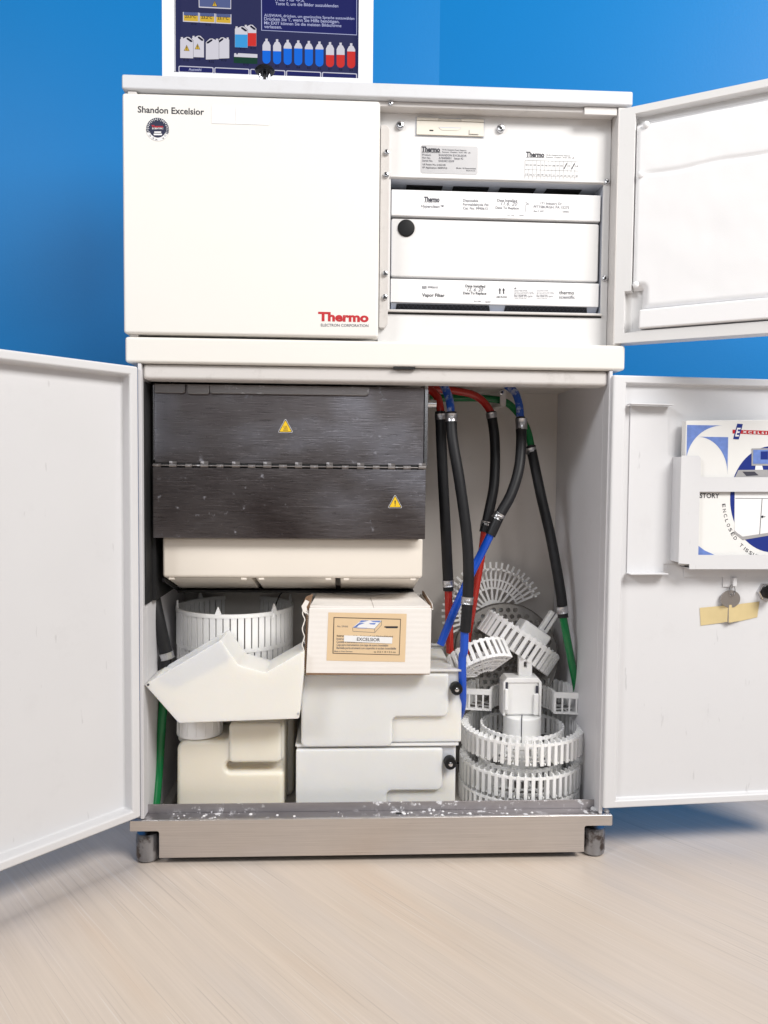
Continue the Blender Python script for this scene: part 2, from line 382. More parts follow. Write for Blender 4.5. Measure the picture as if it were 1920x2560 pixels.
# ================================================================== the tissue processor
tp = thing('tissue_processor', (0, 0.3, 0), 'cream tissue processor cabinet with three doors open and a stainless steel base', 'lab machine')
def part(mb, name, mat, bevel=0.0, parent=None, **k): return mb.obj(name, mat, parent or tp, bevel, **k)
DEP = 0.50
m = MB(); m.box(-0.352, 0.352, 0.0, DEP, 1.0772, 1.0972); cap = part(m, 'top_cap', 'cap', 0.003)
m = MB(); m.box(-0.350, 0.350, 0.0, DEP, 0.7103, 0.7457); part(m, 'ledge', 'ledge', 0.004)
for s_ in (-1, 1):
    m = MB(); a, b = sorted((s_*0.3325, s_*0.345)); m.box(a, b, 0.004, DEP-0.002, 0.7462, 1.0768); part(m, 'side_panel', 'frame', 0.0015)
    m = MB(); a, b = sorted((s_*0.3285, s_*0.3335)); m.box(a, b, 0.0265, DEP-0.002, 0.033, 0.7098); part(m, 'side_panel', 'inside_wall', 0.001)
    m = MB(); m.box(a, b, 0.003, 0.0264, 0.0662, 0.7098); part(m, 'side_flange', 'inside_wall', 0.001)
m = MB(); m.box(-0.34, 0.34, DEP-0.012, DEP-0.004, 0.07, 1.076); part(m, 'rear_panel', 'frame')
m = MB(); m.box(D(850, 799).x, D(897, 799).x, 0.0012, 0.0075, 0.7078, 0.7102); part(m, 'latch_slot', 'dark_gap')
# header strip under the ledge, back wall and floor of the lower compartment
m = MB(); m.box(-0.3283, 0.3283, 0.008, 0.04, 0.6885, 0.7100); part(m, 'header_rail', 'frame', 0.005, seg=3)
m = MB(); m.box(-0.3283, 0.3283, 0.270, 0.276, 0.042, 0.7095); part(m, 'compartment_back', 'inside')
m = MB(); m.box(-0.3283, 0.3283, 0.0265, 0.2698, 0.032, 0.040); part(m, 'compartment_floor', 'inside')
m = MB(); m.box(-0.3283, 0.3283, 0.041, 0.2698, 0.7040, 0.7095); part(m, 'compartment_ceiling', 'inside')
# small mounting holes near the top of the back wall
for x, y, r in ((1130, 833, 0.004), (1152, 835, 0.006), (1175, 835, 0.004)):
    p = D(x, y, 0.27); m = MB(); m.lathe([(r, 0), (r*0.9, 0.0012), (r*0.5, 0.0014)], (p.x, 0.27, p.z), (0, -1, 0), 14); part(m, 'grommet', 'frame')
# base: stainless skirt with its lip, door tray and rear flange
m = MB()
m.prism(rounded([(-0.348, 0.0656), (-0.348, 0.0496), (-0.307, 0.0496), (-0.307, 0.0107), (0.307, 0.0107), (0.307, 0.0496), (0.348, 0.0496), (0.348, 0.0656)], [0.002, 0.002, 0.003, 0.001, 0.001, 0.003, 0.002, 0.002]), 0.0, 0.004)
base = part(m, 'skirt', 'steel_skirt', 0.0015)
m = MB(); m.box(-0.3475, 0.3475, 0.0042, 0.0245, 0.0600, 0.0654); part(m, 'threshold_tray', 'steel_lip', 0.0008)
m = MB(); m.box(-0.334, 0.336, 0.0247, 0.0262, 0.0420, 0.0782); part(m, 'threshold_flange', 'steel_lip', 0.0004)
m = MB(); m.box(-0.30, 0.30, 0.012, DEP-0.02, 0.014, 0.031); part(m, 'chassis', 'dark_gap')
for sx_ in (-1, 1):
    m = MB(); a, b = sorted((sx_*0.296, sx_*0.306)); m.box(a, b, 0.0045, DEP-0.02, 0.012, 0.0595); part(m, 'skirt_return', 'steel_skirt')
m = MB(); p = P(1003, 2034, 0.014); m.prism(rounded([(p.x-0.008, 0.012), (p.x+0.008, 0.012), (p.x+0.008, 0.0155), (p.x-0.008, 0.0155)], 0.0017), 0.0650, 0.0657, 'Z'); part(m, 'drain_slot', 'dark_gap')
for k in range(26):      # dried wax beads on the threshold
    x = random.uniform(-0.32, 0.31); y = random.uniform(0.006, 0.023); r = random.uniform(0.0009, 0.0028)
    m = MB(); m.lathe([(r, 0), (r*0.9, r*0.35), (r*0.5, r*0.6)], (x, y, 0.0653), (0, 0, 1), 9); part(m, 'wax_drop', 'paper')
for (x, y, r) in ((0.3335, 0.018, 0.006), (0.343, 0.013, 0.0045), (-0.336, 0.015, 0.006), (0.326, 0.0215, 0.004)):
    m = MB(); m.lathe([(r, 0), (r*0.95, r*0.4), (r*0.6, r*0.75), (r*0.2, r*0.85)], (x, y, 0.0653), (0, 0, 1), 12); part(m, 'wax_drop', 'paper')
for fx, fy in ((-0.327, 0.021), (0.3265, 0.021), (-0.30, 0.45), (0.30, 0.45)):
    m = MB(); m.lathe([(0.013, 0.0), (0.0165, 0.003), (0.0172, 0.008), (0.0172, 0.036), (0.0155, 0.041), (0.010, 0.0425)], (fx, fy, 0), n=28); ft = part(m, 'foot', 'foot')
    m = MB(); m.cyl((fx, fy, 0.042), (fx, fy, 0.0598), 0.006); part(m, 'stem', 'foot', parent=ft)

# ---- screws with a hex socket
def screw(mb_parent, p, r=0.0042, axis=(0, -1, 0)):
    m = MB(); m.lathe([(r, 0), (r, r*0.35), (r*0.85, r*0.75), (r*0.55, r*0.85)], p, axis, 16); sc = m.obj('screw', 'chrome', mb_parent)
    m = MB(); ax = Vector(axis); q = Vector(p)+ax*r*0.845; m.lathe([(r*0.42, 0), (r*0.42, r*0.03)], q, axis, 6); m.obj('socket', 'black', sc)
    return sc

# ---- upper left door (closed)
F = WF
m = MB(); m.box(-0.351, -0.0013, -0.002, 0.022, 0.7495, 1.0715); door1 = part(m, 'upper_left_door', 'paint', 0.004, seg=3, label='closed upper left door with printed lettering')
YD = -0.0023
k1 = crop(330, 250, 7.213)
m = MB(); m.text('Shandon Excelsior', P(*k1(103, 222), YD), P(*k1(1300, 268), YD), bold=0.016); m.obj('lettering', 'ink', door1)
k2 = crop(280, 180, 2.304)
m = MB(); m.text('Thermo', P(*k2(1187, 1432), YD), P(*k2(1478, 1438), YD), h=0.0122, bold=0.045); m.obj('lettering', 'red_ink', door1)
m = MB(); m.text('ELECTRON CORPORATION', P(*k2(1203, 1465), YD), P(*k2(1477, 1469), YD)); m.obj('lettering', 'light_ink', door1)
m = MB(); q = pix(F, k2, [(575, 190), (712, 195), (712, 300), (575, 296)], YD); m.prism(q, YD, YD-0.0002); m.obj('blank_label', 'paper', door1)
m = MB(); q = pix(F, k2, [(714, 196), (905, 204), (903, 306), (714, 300)], YD); m.prism(q, YD, YD-0.0002); m.obj('blank_label', 'paper', door1)
c0 = P(*k1(463, 528), YD); rs = 0.0155
m = MB(); m.prism(circle(c0.x, c0.z, rs, 40), YD, YD-0.0002); st = m.obj('service_sticker', 'paper', door1)
m = MB()
pts = [(c0.x+rs*0.98*math.cos(R_(a)), c0.z+rs*0.98*math.sin(R_(a))) for a in range(-25, 206, 7)]
low = [(c0.x+rs*0.72*math.cos(R_(a)), c0.z+rs*0.72*math.sin(R_(a))) for a in range(206, 335, 8)]
m.flat(pts+low, YD-0.0004); m.obj('dark_print', 'sticker', st)
m = MB()
for k in range(11):
    a = R_(-20+k*22); d = Vector((math.cos(a), math.sin(a))); n = Vector((-d.y, d.x))*rs*0.016
    for w_, r0, r1 in ((1, 0.72, 1.0),):
        A = d*rs*r0; B = d*rs*r1
        m.flat([(c0.x+A.x-n.x, c0.z+A.y-n.y), (c0.x+B.x-n.x, c0.z+B.y-n.y), (c0.x+B.x+n.x, c0.z+B.y+n.y), (c0.x+A.x+n.x, c0.z+A.y+n.y)], YD-0.0006)
    if k < 10:
        a2 = R_(-9+k*22); g = Vector((math.cos(a2), math.sin(a2)))*rs*0.86; e = rs*0.07
        m.text(str(11-k), (c0.x+g.x-e, YD-0.0006, c0.z+g.y-e*0.9), (c0.x+g.x+e, YD-0.0006, c0.z+g.y-e*0.9), h=e*1.9)
m.text('SCIENTIFIC', P(*k1(362, 526), YD-0.0006), P(*k1(565, 526), YD-0.0006), bold=0.02)
for (x0, x1, y0, y1) in ((402, 525, 567, 592), (392, 540, 606, 634)):
    m.flat(pix(F, k1, [(x0, y0), (x1, y0), (x1, y1), (x0, y1)], YD-0.0006), YD-0.0006)
m.obj('white_print', 'paper', st)
m = MB(); m.text('Thermo', P(*k1(352, 498), YD-0.0006), P(*k1(563, 500), YD-0.0006), bold=0.03); m.obj('lettering', 'red_ink', st)
m = MB()
for tx, x, y in (('12', 325, 645), ('13', 378, 695), ('14', 438, 715), ('16', 560, 690), ('17', 602, 645)):
    p = P(*k1(x, y), YD-0.0004); m.text(tx, (p.x-0.0014, p.y, p.z-0.001), (p.x+0.0014, p.y, p.z-0.001))
m.obj('lettering', 'ink', st)

# ---- upper right compartment: recessed panel with an opening for the filters
YP = 0.030
rec = [xz(D(845, 393, YP)), xz(D(1301, 393, YP)), xz(D(1301, 680, YP)), xz(D(845, 680, YP))]
rx0, rx1, rz1, rz0 = rec[0][0]-0.0005, 0.3225, 0.9800, 0.7960
m = MB(); m.plate([[(-0.001, 0.7462), (0.3318, 0.7462), (0.3318, 1.0765), (-0.001, 1.0765)], [(rx0, rz0), (rx1, rz0), (rx1, rz1), (rx0, rz1)]], YP, YP+0.0025)
upan = part(m, 'upper_panel', 'panel')
m = MB(); m.box(-0.33, -0.0008, 0.04, 0.045, 0.7462, 1.0765); part(m, 'inner_bulkhead', 'panel')
# recess lining
m = MB(); m.box(rx0-0.002, rx0, YP+0.003, 0.26, rz0, rz1); part(m, 'recess_side', 'slate')
m = MB(); m.box(rx1, rx1+0.002, YP+0.003, 0.26, rz0, rz1); part(m, 'recess_side', 'slate')
m = MB(); m.box(rx0, rx1, YP+0.003, 0.26, rz1, rz1+0.002); part(m, 'recess_ceiling', 'slate')
m = MB(); m.box(rx0, rx1, YP+0.003, 0.26, rz0-0.002, rz0); part(m, 'recess_floor', 'slate')
m = MB(); m.box(rx0, rx1, 0.26, 0.262, rz0, rz1); part(m, 'recess_back', 'dark_gap')
k3 = crop(920, 440, 2.44)
for x0, x1 in ((235, 455), (520, 738), (805, 1022), (1088, 1302)):
    a = P(*k3(x0, 70), 0.055); b = P(*k3(x1, 70), 0.055)
    m = MB(); m.box(a.x, b.x, 0.053, 0.09, rz1-0.0012, rz1-0.0004); part(m, 'vent_slot', 'dark_gap')
m = MB(); m.box(rx0-0.001, rx1+0.001, YP-0.0035, YP-0.0002, rz1+0.0005, rz1+0.0032); part(m, 'recess_lip', 'panel', 0.0008)
m = MB(); m.box(rx0-0.006, rx1+0.001, YP-0.005, YP-0.0002, rz0-0.0042, rz0-0.0012); part(m, 'recess_lip', 'frame', 0.0008)
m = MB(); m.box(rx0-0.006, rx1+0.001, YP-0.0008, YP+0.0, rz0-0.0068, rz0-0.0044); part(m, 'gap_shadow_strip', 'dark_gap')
# bracket on the left, with screws, and bottom rail
k4 = crop(920, 220, 2.44)
b0 = P(*k4(72, 215), YP-0.006); b1 = P(*k4(132, 215), YP-0.006)
m = MB(); m.prism(rounded([(0.0002, 0.7680), (b1.x-0.004, 0.7680), (b1.x, 0.775), (b1.x, 1.045), (b1.x-0.004, 1.050), (0.0002, 1.050)], 0.002), YP-0.008, YP-0.0003); brk = part(m, 'latch_bracket', 'frame', 0.001)
k5 = crop(280, 180, 2.304)
for x, y in ((1581, 465), (1578, 595), (1572, 1163), (1570, 1298)):
    p = P(*k5(x, y), YP-0.0082); screw(brk, (p.x, p.y, p.z))
for x, y in ((194, 232), (806, 252)):
    p = P(*k4(x, y), YP); screw(upan, (p.x, p.y, p.z), 0.0060)
for x, y in ((1470, 575),):
    p = P(*k4(x, y), YP); screw(upan, (min(p.x, 0.327), p.y, p.z), 0.0045)
p = P(*k3(1456, 627), YP); screw(upan, (min(p.x, 0.327), p.y, p.z), 0.0045)
m = MB(); m.box(-0.33, 0.332, 0.010, 0.0297, 1.0700, 1.0770); part(m, 'cap_rail', 'frame', 0.001)
for x, y, a in ((137, 88, 1), (1466, 138, 1)):
    p = P(*k4(x, y), 0.0098); screw(tp, (p.x, 0.0099, 1.0735), 0.0036)
m = MB(); m.box(0.285, 0.3315, 0.006, 0.0097, 1.0660, 1.0770); part(m, 'hinge_plate', 'frame', 0.0008)
# floppy drive
kd = crop(930, 280, 3.130)
a = P(*kd(340, 185), YP); b = P(*kd(880, 60), YP)
dz0, dz1 = a.z-0.0006, b.z+0.0003
m = MB(); m.plate([[(a.x, dz0), (b.x, dz0), (b.x, dz1), (a.x, dz1)], [(a.x+0.0011, dz0+0.0010), (b.x-0.0011, dz0+0.0010), (b.x-0.0011, dz1-0.0010), (a.x+0.0011, dz1-0.0010)]], YP-0.0008, YP-0.0001)
drv = part(m, 'floppy_drive', 'slate')
m = MB(); m.box(a.x+0.0013, b.x-0.0013, YP-0.0030, YP-0.0001, dz0+0.0012, dz1-0.0058); m.obj('drive_face', 'drive', drv, 0.0004)
w_ = b.x-a.x
m = MB(); m.box(a.x+0.0013, a.x+w_*0.33, YP-0.0036, YP-0.0001, dz1-0.0050, dz1-0.0013); m.obj('slot_lip', 'drive', drv, 0.0004)
m = MB(); m.box(a.x+w_*0.66, b.x-0.0013, YP-0.0036, YP-0.0001, dz1-0.0050, dz1-0.0013); m.obj('slot_lip', 'drive', drv, 0.0004)
m = MB(); m.box(a.x+w_*0.335, a.x+w_*0.655, YP-0.0020, YP-0.0001, dz1-0.0046, dz1-0.0013); m.obj('slot_flap', 'drive', drv, 0.0003)
m = MB(); p0 = P(*kd(520, 125), YP); p1 = P(*kd(695, 155), YP); m.prism([(p0.x, p0.z), (p0.x+0.004, p1.z), (p1.x-0.004, p1.z), (p1.x, p0.z)], YP-0.0033, YP-0.0030); m.obj('finger_scoop', 'slate', drv)
m = MB(); m.prism([(p0.x, p0.z-0.0012), (p0.x+0.005, p1.z), (p1.x-0.005, p1.z), (p1.x, p0.z-0.0012)], YP-0.0035, YP-0.0032); m.obj('scoop_face', 'drive', drv)
m = MB(); p = P(*kd(463, 152), YP); m.box(p.x-0.0028, p.x+0.0028, YP-0.0032, YP-0.003, p.z-0.0009, p.z+0.0009); m.obj('indicator', 'black', drv)
m = MB(); p0 = P(*kd(758, 182), YP); p1 = P(*kd(831, 150), YP); m.box(p0.x, p1.x, YP-0.0046, YP-0.003, p0.z, p1.z); m.obj('eject_button', 'drive', drv, 0.0004)
m = MB(); m.box(p0.x-0.0005, p1.x+0.0004, YP-0.0032, YP-0.003, p0.z-0.0004, p1.z+0.0004); m.obj('button_gap', 'slate', drv)
# silver rating plate and date label
Yn = YP-0.0003
a = P(*kd(380, 478), YP); b = P(*kd(828, 272), YP)
m = MB(); m.prism(rounded([(a.x, a.z), (b.x, a.z), (b.x, b.z), (a.x, b.z)], 0.003), YP-0.0004, YP-0.0001); npl = part(m, 'rating_plate', 'silver')
Yn = YP-0.0006
def tline(mb, cf, body, x0, y0, x1, Y, slope=0.033, fr=WF, **k):
    mb.text(body, fr.P(*cf(x0, y0), Y), fr.P(*cf(x1, y0+(x1-x0)*slope), Y), level=True, **k)
m = MB(); tline(m, kd, 'Thermo', 388, 309, 532, Yn, h=0.0072, bold=0.045)
tline(m, kd, 'ELECTRON CORPORATION', 392, 318, 534, Yn)
tline(m, kd, 'US Patent No: 6,465,245', 396, 416, 576, Yn, bold=0.012); tline(m, kd, 'EP Application: 02005910', 396, 440, 588, Yn, bold=0.012)
tline(m, kd, 'Mode 1-8 Supertwisted', 660, 444, 812, Yn); tline(m, kd, 'MADE IN UK', 738, 463, 808, Yn)
m.obj('lettering', 'ink', npl)
m = MB(); tline(m, kd, '93-96 Chadwick Road Astmoor', 550, 300, 740, Yn); tline(m, kd, 'Runcorn  Cheshire  WA7 1PR  UK', 550, 318, 772, Yn)
for tx, vx, y, x1, v1 in (('Product:', 'SHANDON EXCELSIOR', 341, 462, 740), ('Part No.', 'A78400001   Issue 42', 364, 458, 714), ('Serial No.', 'EX0342 0309', 387, 476, 642)):
    tline(m, kd, tx, 394, y, x1, Yn); tline(m, kd, vx, 522, y+3, v1, Yn)
m.obj('lettering', 'grey_ink', npl)
a = P(*kd(1190, 500), YP); b = P(*kd(1625, 312), YP)
m = MB(); m.box(a.x, b.x, YP-0.0004, YP-0.0001, a.z, b.z); dl = part(m, 'date_label', 'paper')
m = MB(); tline(m, kd, 'Thermo', 1205, 349, 1348, Yn, h=0.0072, bold=0.045); tline(m, kd, 'ELECTRON CORPORATION', 1208, 358, 1350, Yn)
tline(m, kd, '93-96 Chadwick Road Astmoor', 1364, 342, 1555, Yn); tline(m, kd, 'Runcorn  Cheshire  WA7 1PR  UK', 1364, 359, 1586, Yn)
g0 = P(*kd(1198, 379), YP); g1 = P(*kd(1616, 460), YP); gx0, gx1, gz1 = g0.x, g1.x, g0.z; gz0 = g0.z-(27/1.0)*0.001
rows = [gz1, (gz1+gz0)/2+0.0005, gz0]
for z in rows: m.flat([(gx0, z-0.0002), (gx1, z-0.0002), (gx1, z+0.0002), (gx0, z+0.0002)], Yn)
for i in range(15):
    x = gx0+(gx1-gx0)*i/14
    if i < 14: m.flat([(x-0.00015, gz0), (x+0.00015, gz0), (x+0.00015, gz1), (x-0.00015, gz1)], Yn-0.0001)
cw = (gx1-gx0)/14
for r_ in range(2):
    for i in range(14):
        tx = '%02d' % (r_*14+i+1)
        if tx in ('11', '13'):
            x = gx0+cw*(i+0.5); z = (rows[0]+rows[1])/2; m.flat([(x-0.0026, z-0.0042), (x-0.0012, z-0.0042), (x+0.0028, z+0.004), (x+0.0012, z+0.004)], Yn-0.0002); continue
        z = (rows[r_]+rows[r_+1])/2-0.0011; m.text(tx, (gx0+cw*(i+0.22), Yn, z), (gx0+cw*(i+0.78), Yn, z), bold=0.01)
m.obj('lettering', 'ink', dl)

# ---- filters in the recess (each can be lifted out)
YF = 0.034
kf = crop(960, 460, 2.9625)
def slab(name, label, cat, corners, mat, Y, depth, bev, group=None, drop=0.0):
    xs = [c[0] for c in corners]; zs = [c[1] for c in corners]
    t = thing(name, ((min(xs)+max(xs))/2, Y+depth/2, min(zs)), label, cat, group)
    m = MB(); m.prism(corners, Y, Y+depth); body = m.obj('body', mat, t, bev, 2); return t
fx0, fx1 = rx0+0.0012, rx1-0.0022
c_ = pix(WF, kf, [(62, 238), (1610, 275), (1612, 80), (65, 46)], YF)
z0 = (c_[0][1]+c_[1][1])/2; z1 = (c_[2][1]+c_[3][1])/2
hyper = slab('filter_carton', 'white card filter carton on top, printed Disposable Formaldehyde Filter', 'filter', [(fx0, z0+0.001), (fx1, z0-0.0002), (fx1, z1), (fx0, z1+0.0006)], 'paper', YF, 0.16, 0.001)
Yt = YF-0.0003
def T(mb, body, x0, y0, x1, cf=kf, Y=Yt, **k): tline(mb, cf, body, x0, y0, x1, Y, 0.028, **k)
m = MB(); T(m, 'Thermo', 297, 128, 411, bold=0.045, h=0.0066); T(m, 'Date Installed', 838, 130, 986, bold=0.02); T(m, 'Date To Replace', 826, 184, 998, bold=0.02); m.obj('lettering', 'grey_ink', hyper)
m = MB(); T(m, 'S C I E N T I F I C', 300, 139, 408); T(m, 'Hyperclean™', 272, 174, 443, shear=0.25); T(m, 'Disposable', 585, 130, 698); T(m, 'Formaldehyde Filt', 585, 159, 776); T(m, 'Cat. No. 9990612', 585, 187, 769)
T(m, '171 Industry Dr.', 1160, 151, 1322); T(m, 'PITTSBURGH, PA 15275', 1109, 177, 1371); T(m, 'Rev.2 2/07', 1109, 207, 1184); T(m, '230563', 1322, 210, 1372); T(m, 'Rev. D98', 915, 238, 962); T(m, '23603F', 997, 237, 1034)
T(m, '11.6. 20', 865, 158, 988, shear=0.3)
for q in ([(1046, 130), (1074, 148), (1072, 151), (1046, 134)], [(1052, 149), (1074, 148), (1074, 151), (1055, 152)], [(1050, 152), (1053, 152), (1050, 207), (1048, 207)]): m.flat(pix(WF, kf, q, Yt), Yt)
m.obj('lettering', 'light_ink', hyper)
m = MB(); q = pix(WF, kf, [(778, 100), (1050, 106), (1046, 232), (1000, 240), (900, 252), (785, 252)], YF-0.0002); m.prism(q, YF-0.0002, YF-0.00003); m.obj('date_sticker', 'paper', hyper)
c_ = pix(WF, kf, [(58, 690), (1590, 720), (1600, 285), (62, 252)], YF)
z0 = (c_[0][1]+c_[1][1])/2; z1 = (c_[2][1]+c_[3][1])/2-0.0004
mid = slab('filter_housing', 'plain white metal filter housing with a round black plug, between two filter cartons', 'filter housing', rounded([(fx0+0.0002, z0+0.0012), (fx1-0.001, z0-0.0003), (fx1-0.001, z1-0.0006), (fx0+0.0002, z1)], 0.003), 'panel', YF+0.0015, 0.16, 0.002)
p = P(*kf(164, 328), YF+0.0015); m = MB(); m.lathe([(0.0122, 0), (0.0122, 0.0012), (0.011, 0.0024), (0.006, 0.003)], (p.x, YF+0.0014, p.z), (0, -1, 0), 32); m.obj('plug', 'black', mid)
zb = rz0+0.0005
c_ = pix(WF, kf, [(55, 890), (1590, 905), (1610, 735), (60, 700)], YF)
z0 = (c_[0][1]+c_[1][1])/2; z1 = (c_[2][1]+c_[3][1])/2-0.0004
vap = slab('filter_carton', 'white card filter carton at the bottom, printed Vapor Filter, with black mesh beneath', 'filter', [(fx0, z0+0.0012), (fx1, z0), (fx1, z1-0.0004), (fx0, z1+0.0004)], 'paper', YF-0.001, 0.16, 0.001)
m = MB(); m.prism([(YF+0.0004, z0+0.0004), (YF+0.010, zb+0.0006), (YF+0.15, zb+0.0006), (YF+0.15, z0+0.0004)], fx0+0.001, fx1-0.001, 'X'); tray = m.obj('carton_bottom', 'slate', vap)
m = MB()
mz0, mz1 = zb+0.0012, z0+0.0002
sl = lambda f: YF+0.0004+(0.010-0.0004)*(z0-f)/(z0-zb)-0.0006
for xa, xb in ((fx0+0.008, fx0+0.146), (fx0+0.166, fx1-0.014)):
    m2 = MB(); vs = [m2.bm.verts.new(c) for c in ((xa, sl(mz0)-0.0002, mz0), (xb, sl(mz0)-0.0002, mz0), (xb-0.003, sl(mz1-0.001)-0.0002, mz1-0.001), (xa+0.001, sl(mz1-0.001)-0.0002, mz1-0.001))]; m2.bm.faces.new(vs); m2.obj('mesh_opening', 'dark_gap', vap)
    n = 20; st_ = (xb-xa-0.006)/n
    for i in range(n):
        x = xa+0.002+i*st_
        for dx in (st_, -st_):
            x0_ = x if dx > 0 else x+st_
            m.tube([(x0_, sl(mz0)-0.0006, mz0+0.0004), (x0_+dx, sl(mz1)-0.0004, mz1-0.0014)], 0.0003, 4)
tag(m.obj('wire_mesh', 'grey_ink', vap), kind='stuff')
Yt = YF-0.0013
def T(mb, body, x0, y0, x1, cf=kf, Y=None, **k): tline(mb, cf, body, x0, y0, x1, Yt, 0.02, **k)
m = MB(); T(m, 'Vapor Filter', 282, 833, 449, bold=0.022); T(m, 'Date Installed', 603, 764, 750, bold=0.02); T(m, 'Date To Replace', 586, 816, 758, bold=0.02); T(m, 'AIR FLOW', 832, 842, 912, bold=0.02); T(m, 'thermo', 1297, 816, 1408, bold=0.012)
for x in (858, 886):
    m.flat(pix(WF, kf, [(x-4, 814), (x+4, 814), (x+4, 788), (x+10, 788), (x, 769), (x-10, 788), (x-4, 788)], Yt), Yt)
m.obj('lettering', 'ink', vap)
m = MB(); T(m, '12. 6. 20', 615, 793, 735, shear=0.3); T(m, 'scientific', 1297, 848, 1413); T(m, 'Rev. D98', 668, 873, 716); T(m, '23603F', 750, 878, 790); T(m, '9990610', 324, 772, 398, bold=0.015); T(m, 'REF', 286, 772, 312)
for q in ([(283, 757), (315, 757), (315, 759), (283, 759)], [(283, 773), (315, 773), (315, 775), (283, 775)], [(283, 757), (285, 757), (285, 775), (283, 775)], [(313, 757), (315, 757), (315, 775), (313, 775)]): m.flat(pix(WF, kf, q, Yt), Yt)
for x0, x1 in ((965, 1114), (1130, 1262)):
    for i, s_ in enumerate(('Thermo Fisher Scientific', 'Subsidiary of Thermo Fisher Scientific', '4481 Campus Drive, Kalamazoo, MI 49008', 'Phone: (269) 544-5600', 'Fax: (269) 372-2674', 'Country of Origin: USA')):
        T(m, s_, x0, 790+i*11.5, x0+(x1-x0)*(0.65, 0.95, 1.0, 0.6, 0.9, 0.6)[i])
m.flat(pix(WF, kf, [(966, 770), (979, 767), (979, 777), (966, 777)], Yt), Yt)
m.obj('lettering', 'light_ink', vap)

# ---- doors that stand open: a sheet metal pan with a folded rim
def pan(x0, x1, z0, z1, thick, rim, recess):
    """local: x along the door, y away from the viewer, z up; the inside faces -y. rim = (left, right, bottom, top)"""
    mb = MB(); bm = mb.bm
    mb.box(x0, x1, 0, thick, z0, z1)
    f = [f for f in bm.faces if all(abs(v.co.y) < 1e-6 for v in f.verts)][0]
    vs = {(round(v.co.x, 4) > (x0+x1)/2, v.co.z > (z0+z1)/2): v for v in f.verts}
    a, b, c, d = vs[(False, False)], vs[(True, False)], vs[(True, True)], vs[(False, True)]
    bm.faces.remove(f)
    X0, X1, Z0, Z1 = x0+rim[0], x1-rim[1], z0+rim[2], z1-rim[3]
    i1 = [bm.verts.new(p) for p in ((X0, 0, Z0), (X1, 0, Z0), (X1, 0, Z1), (X0, 0, Z1))]
    i2 = [bm.verts.new(p) for p in ((X0, recess, Z0), (X1, recess, Z0), (X1, recess, Z1), (X0, recess, Z1))]
    o_ = [a, b, c, d]
    for k in range(4):
        bm.faces.new((o_[k], o_[(k+1) % 4], i1[(k+1) % 4], i1[k])); bm.faces.new((i1[k], i1[(k+1) % 4], i2[(k+1) % 4], i2[k]))
    bm.faces.new(i2); return mb
# lower left door
rzL = R_(90-41.6)
lo = (-0.3312, -0.0015, 0)
m = pan(-0.335, 0, 0.0715, 0.7045, 0.024, (0.014, 0.0135, 0.0125, 0.0125), 0.0195)
dL = m.obj('lower_left_door', 'door_in', tp, 0.003, 3, label='lower left door swung open towards the viewer, plain inside', loc=lo, rot=(0, 0, rzL))
for z in (0.12, 0.66):
    m = MB(); m.cyl((-0.001, 0.0285, z), (-0.001, 0.0285, z+0.03), 0.004); m.obj('hinge', 'chrome', dL)
# lower right door, laid right back
rzR = R_(4.6)
ro = (0.3318, -0.004, 0); FR = Frame(ro, rzR)
m = pan(0, 0.335, 0.0765, 0.7035, 0.024, (0.0205, 0.014, 0.0115, 0.0115), 0.0085)
dR = m.obj('lower_right_door', 'door_in', tp, 0.003, 3, label='lower right door folded back, with manual holder inside', loc=ro, rot=(0, 0, rzR))
# upper right door
rzU = R_(-30.8)
uo = (0.3345, 0.004, 0); FU = Frame(uo, rzU)
k6 = crop(1500, 160, 2.988)
m = pan(0, 0.335, 0.7485, 1.0735, 0.026, (0.0215, 0.014, 0.0155, 0.010), 0.016)
dU = m.obj('upper_right_door', 'panel', tp, 0, 3, label='upper right door swung open, lined with white foam', loc=uo, rot=(0, 0, rzU))
c = MB(); c.box(0.0125, 0.0300, -0.01, 0.0155, 0.7625, 0.8205); cut(dU, c); bevel(dU, 0.002, 2)
def foam(pts, y0, y1, bev, nm='foam_pad'):
    mb = MB(); mb.prism(pts, y0, y1); return mb.obj(nm, 'foam', dU, bev, 3)
# foam lining: one big slab with creases, a cut-out for the lock and a strip below
slotx = 0.0335
XR = 0.320
def foam_sheet(x0, x1, z0, z1, nx, nz, notch):
    from mathutils import noise as mn
    mb = MB(); g = {}
    def sm(v): v = max(0, min(1, v)); return v*v*(3-2*v)
    for i in range(nx+1):
        for j in range(nz+1):
            x = x0+(x1-x0)*i/nx; z = z0+(z1-z0)*j/nz
            e = min((x-x0)+0.006, x1-x, z1-z, (z-z0)+0.004, (math.hypot(max(x-notch[0], 0), max(z-notch[1], 0))) if (x > notch[0] or z > notch[1]) else 0)
            y = 0.0148-0.0125*sm(e/0.011)
            y += 0.0022*math.exp(-((z-(0.9790+0.013*(x-x0)+0.0012*math.sin(x*60)))/0.0022)**2)*sm((x-x0-0.006)/0.02)
            y += 0.0006*mn.noise(Vector((x*16, 3.1, z*22)))+0.0002*mn.noise(Vector((x*60, 9.3, z*45)))
            if x < notch[0]-1e-6 and z < notch[1]-1e-6: continue
            g[i, j] = mb.bm.verts.new((x, y, z))
    for i in range(nx):
        for j in range(nz):
            c = [(i, j), (i+1, j), (i+1, j+1), (i, j+1)]
            if all(k in g for k in c): mb.bm.faces.new([g[k] for k in c])
    return mb.obj('foam_pad', 'foam', dU, smooth=80)
foam_sheet(0.0222, XR, 0.7935, 1.0545, 120, 110, (slotx, 0.8213))
foam([(slotx-0.0002, 0.7665), (XR, 0.7665), (XR, 0.7942), (0.2, 0.7938), (0.10, 0.7932), (slotx+0.0, 0.7925)], -0.0035, 0.0158, 0.0025, 'foam_strip')
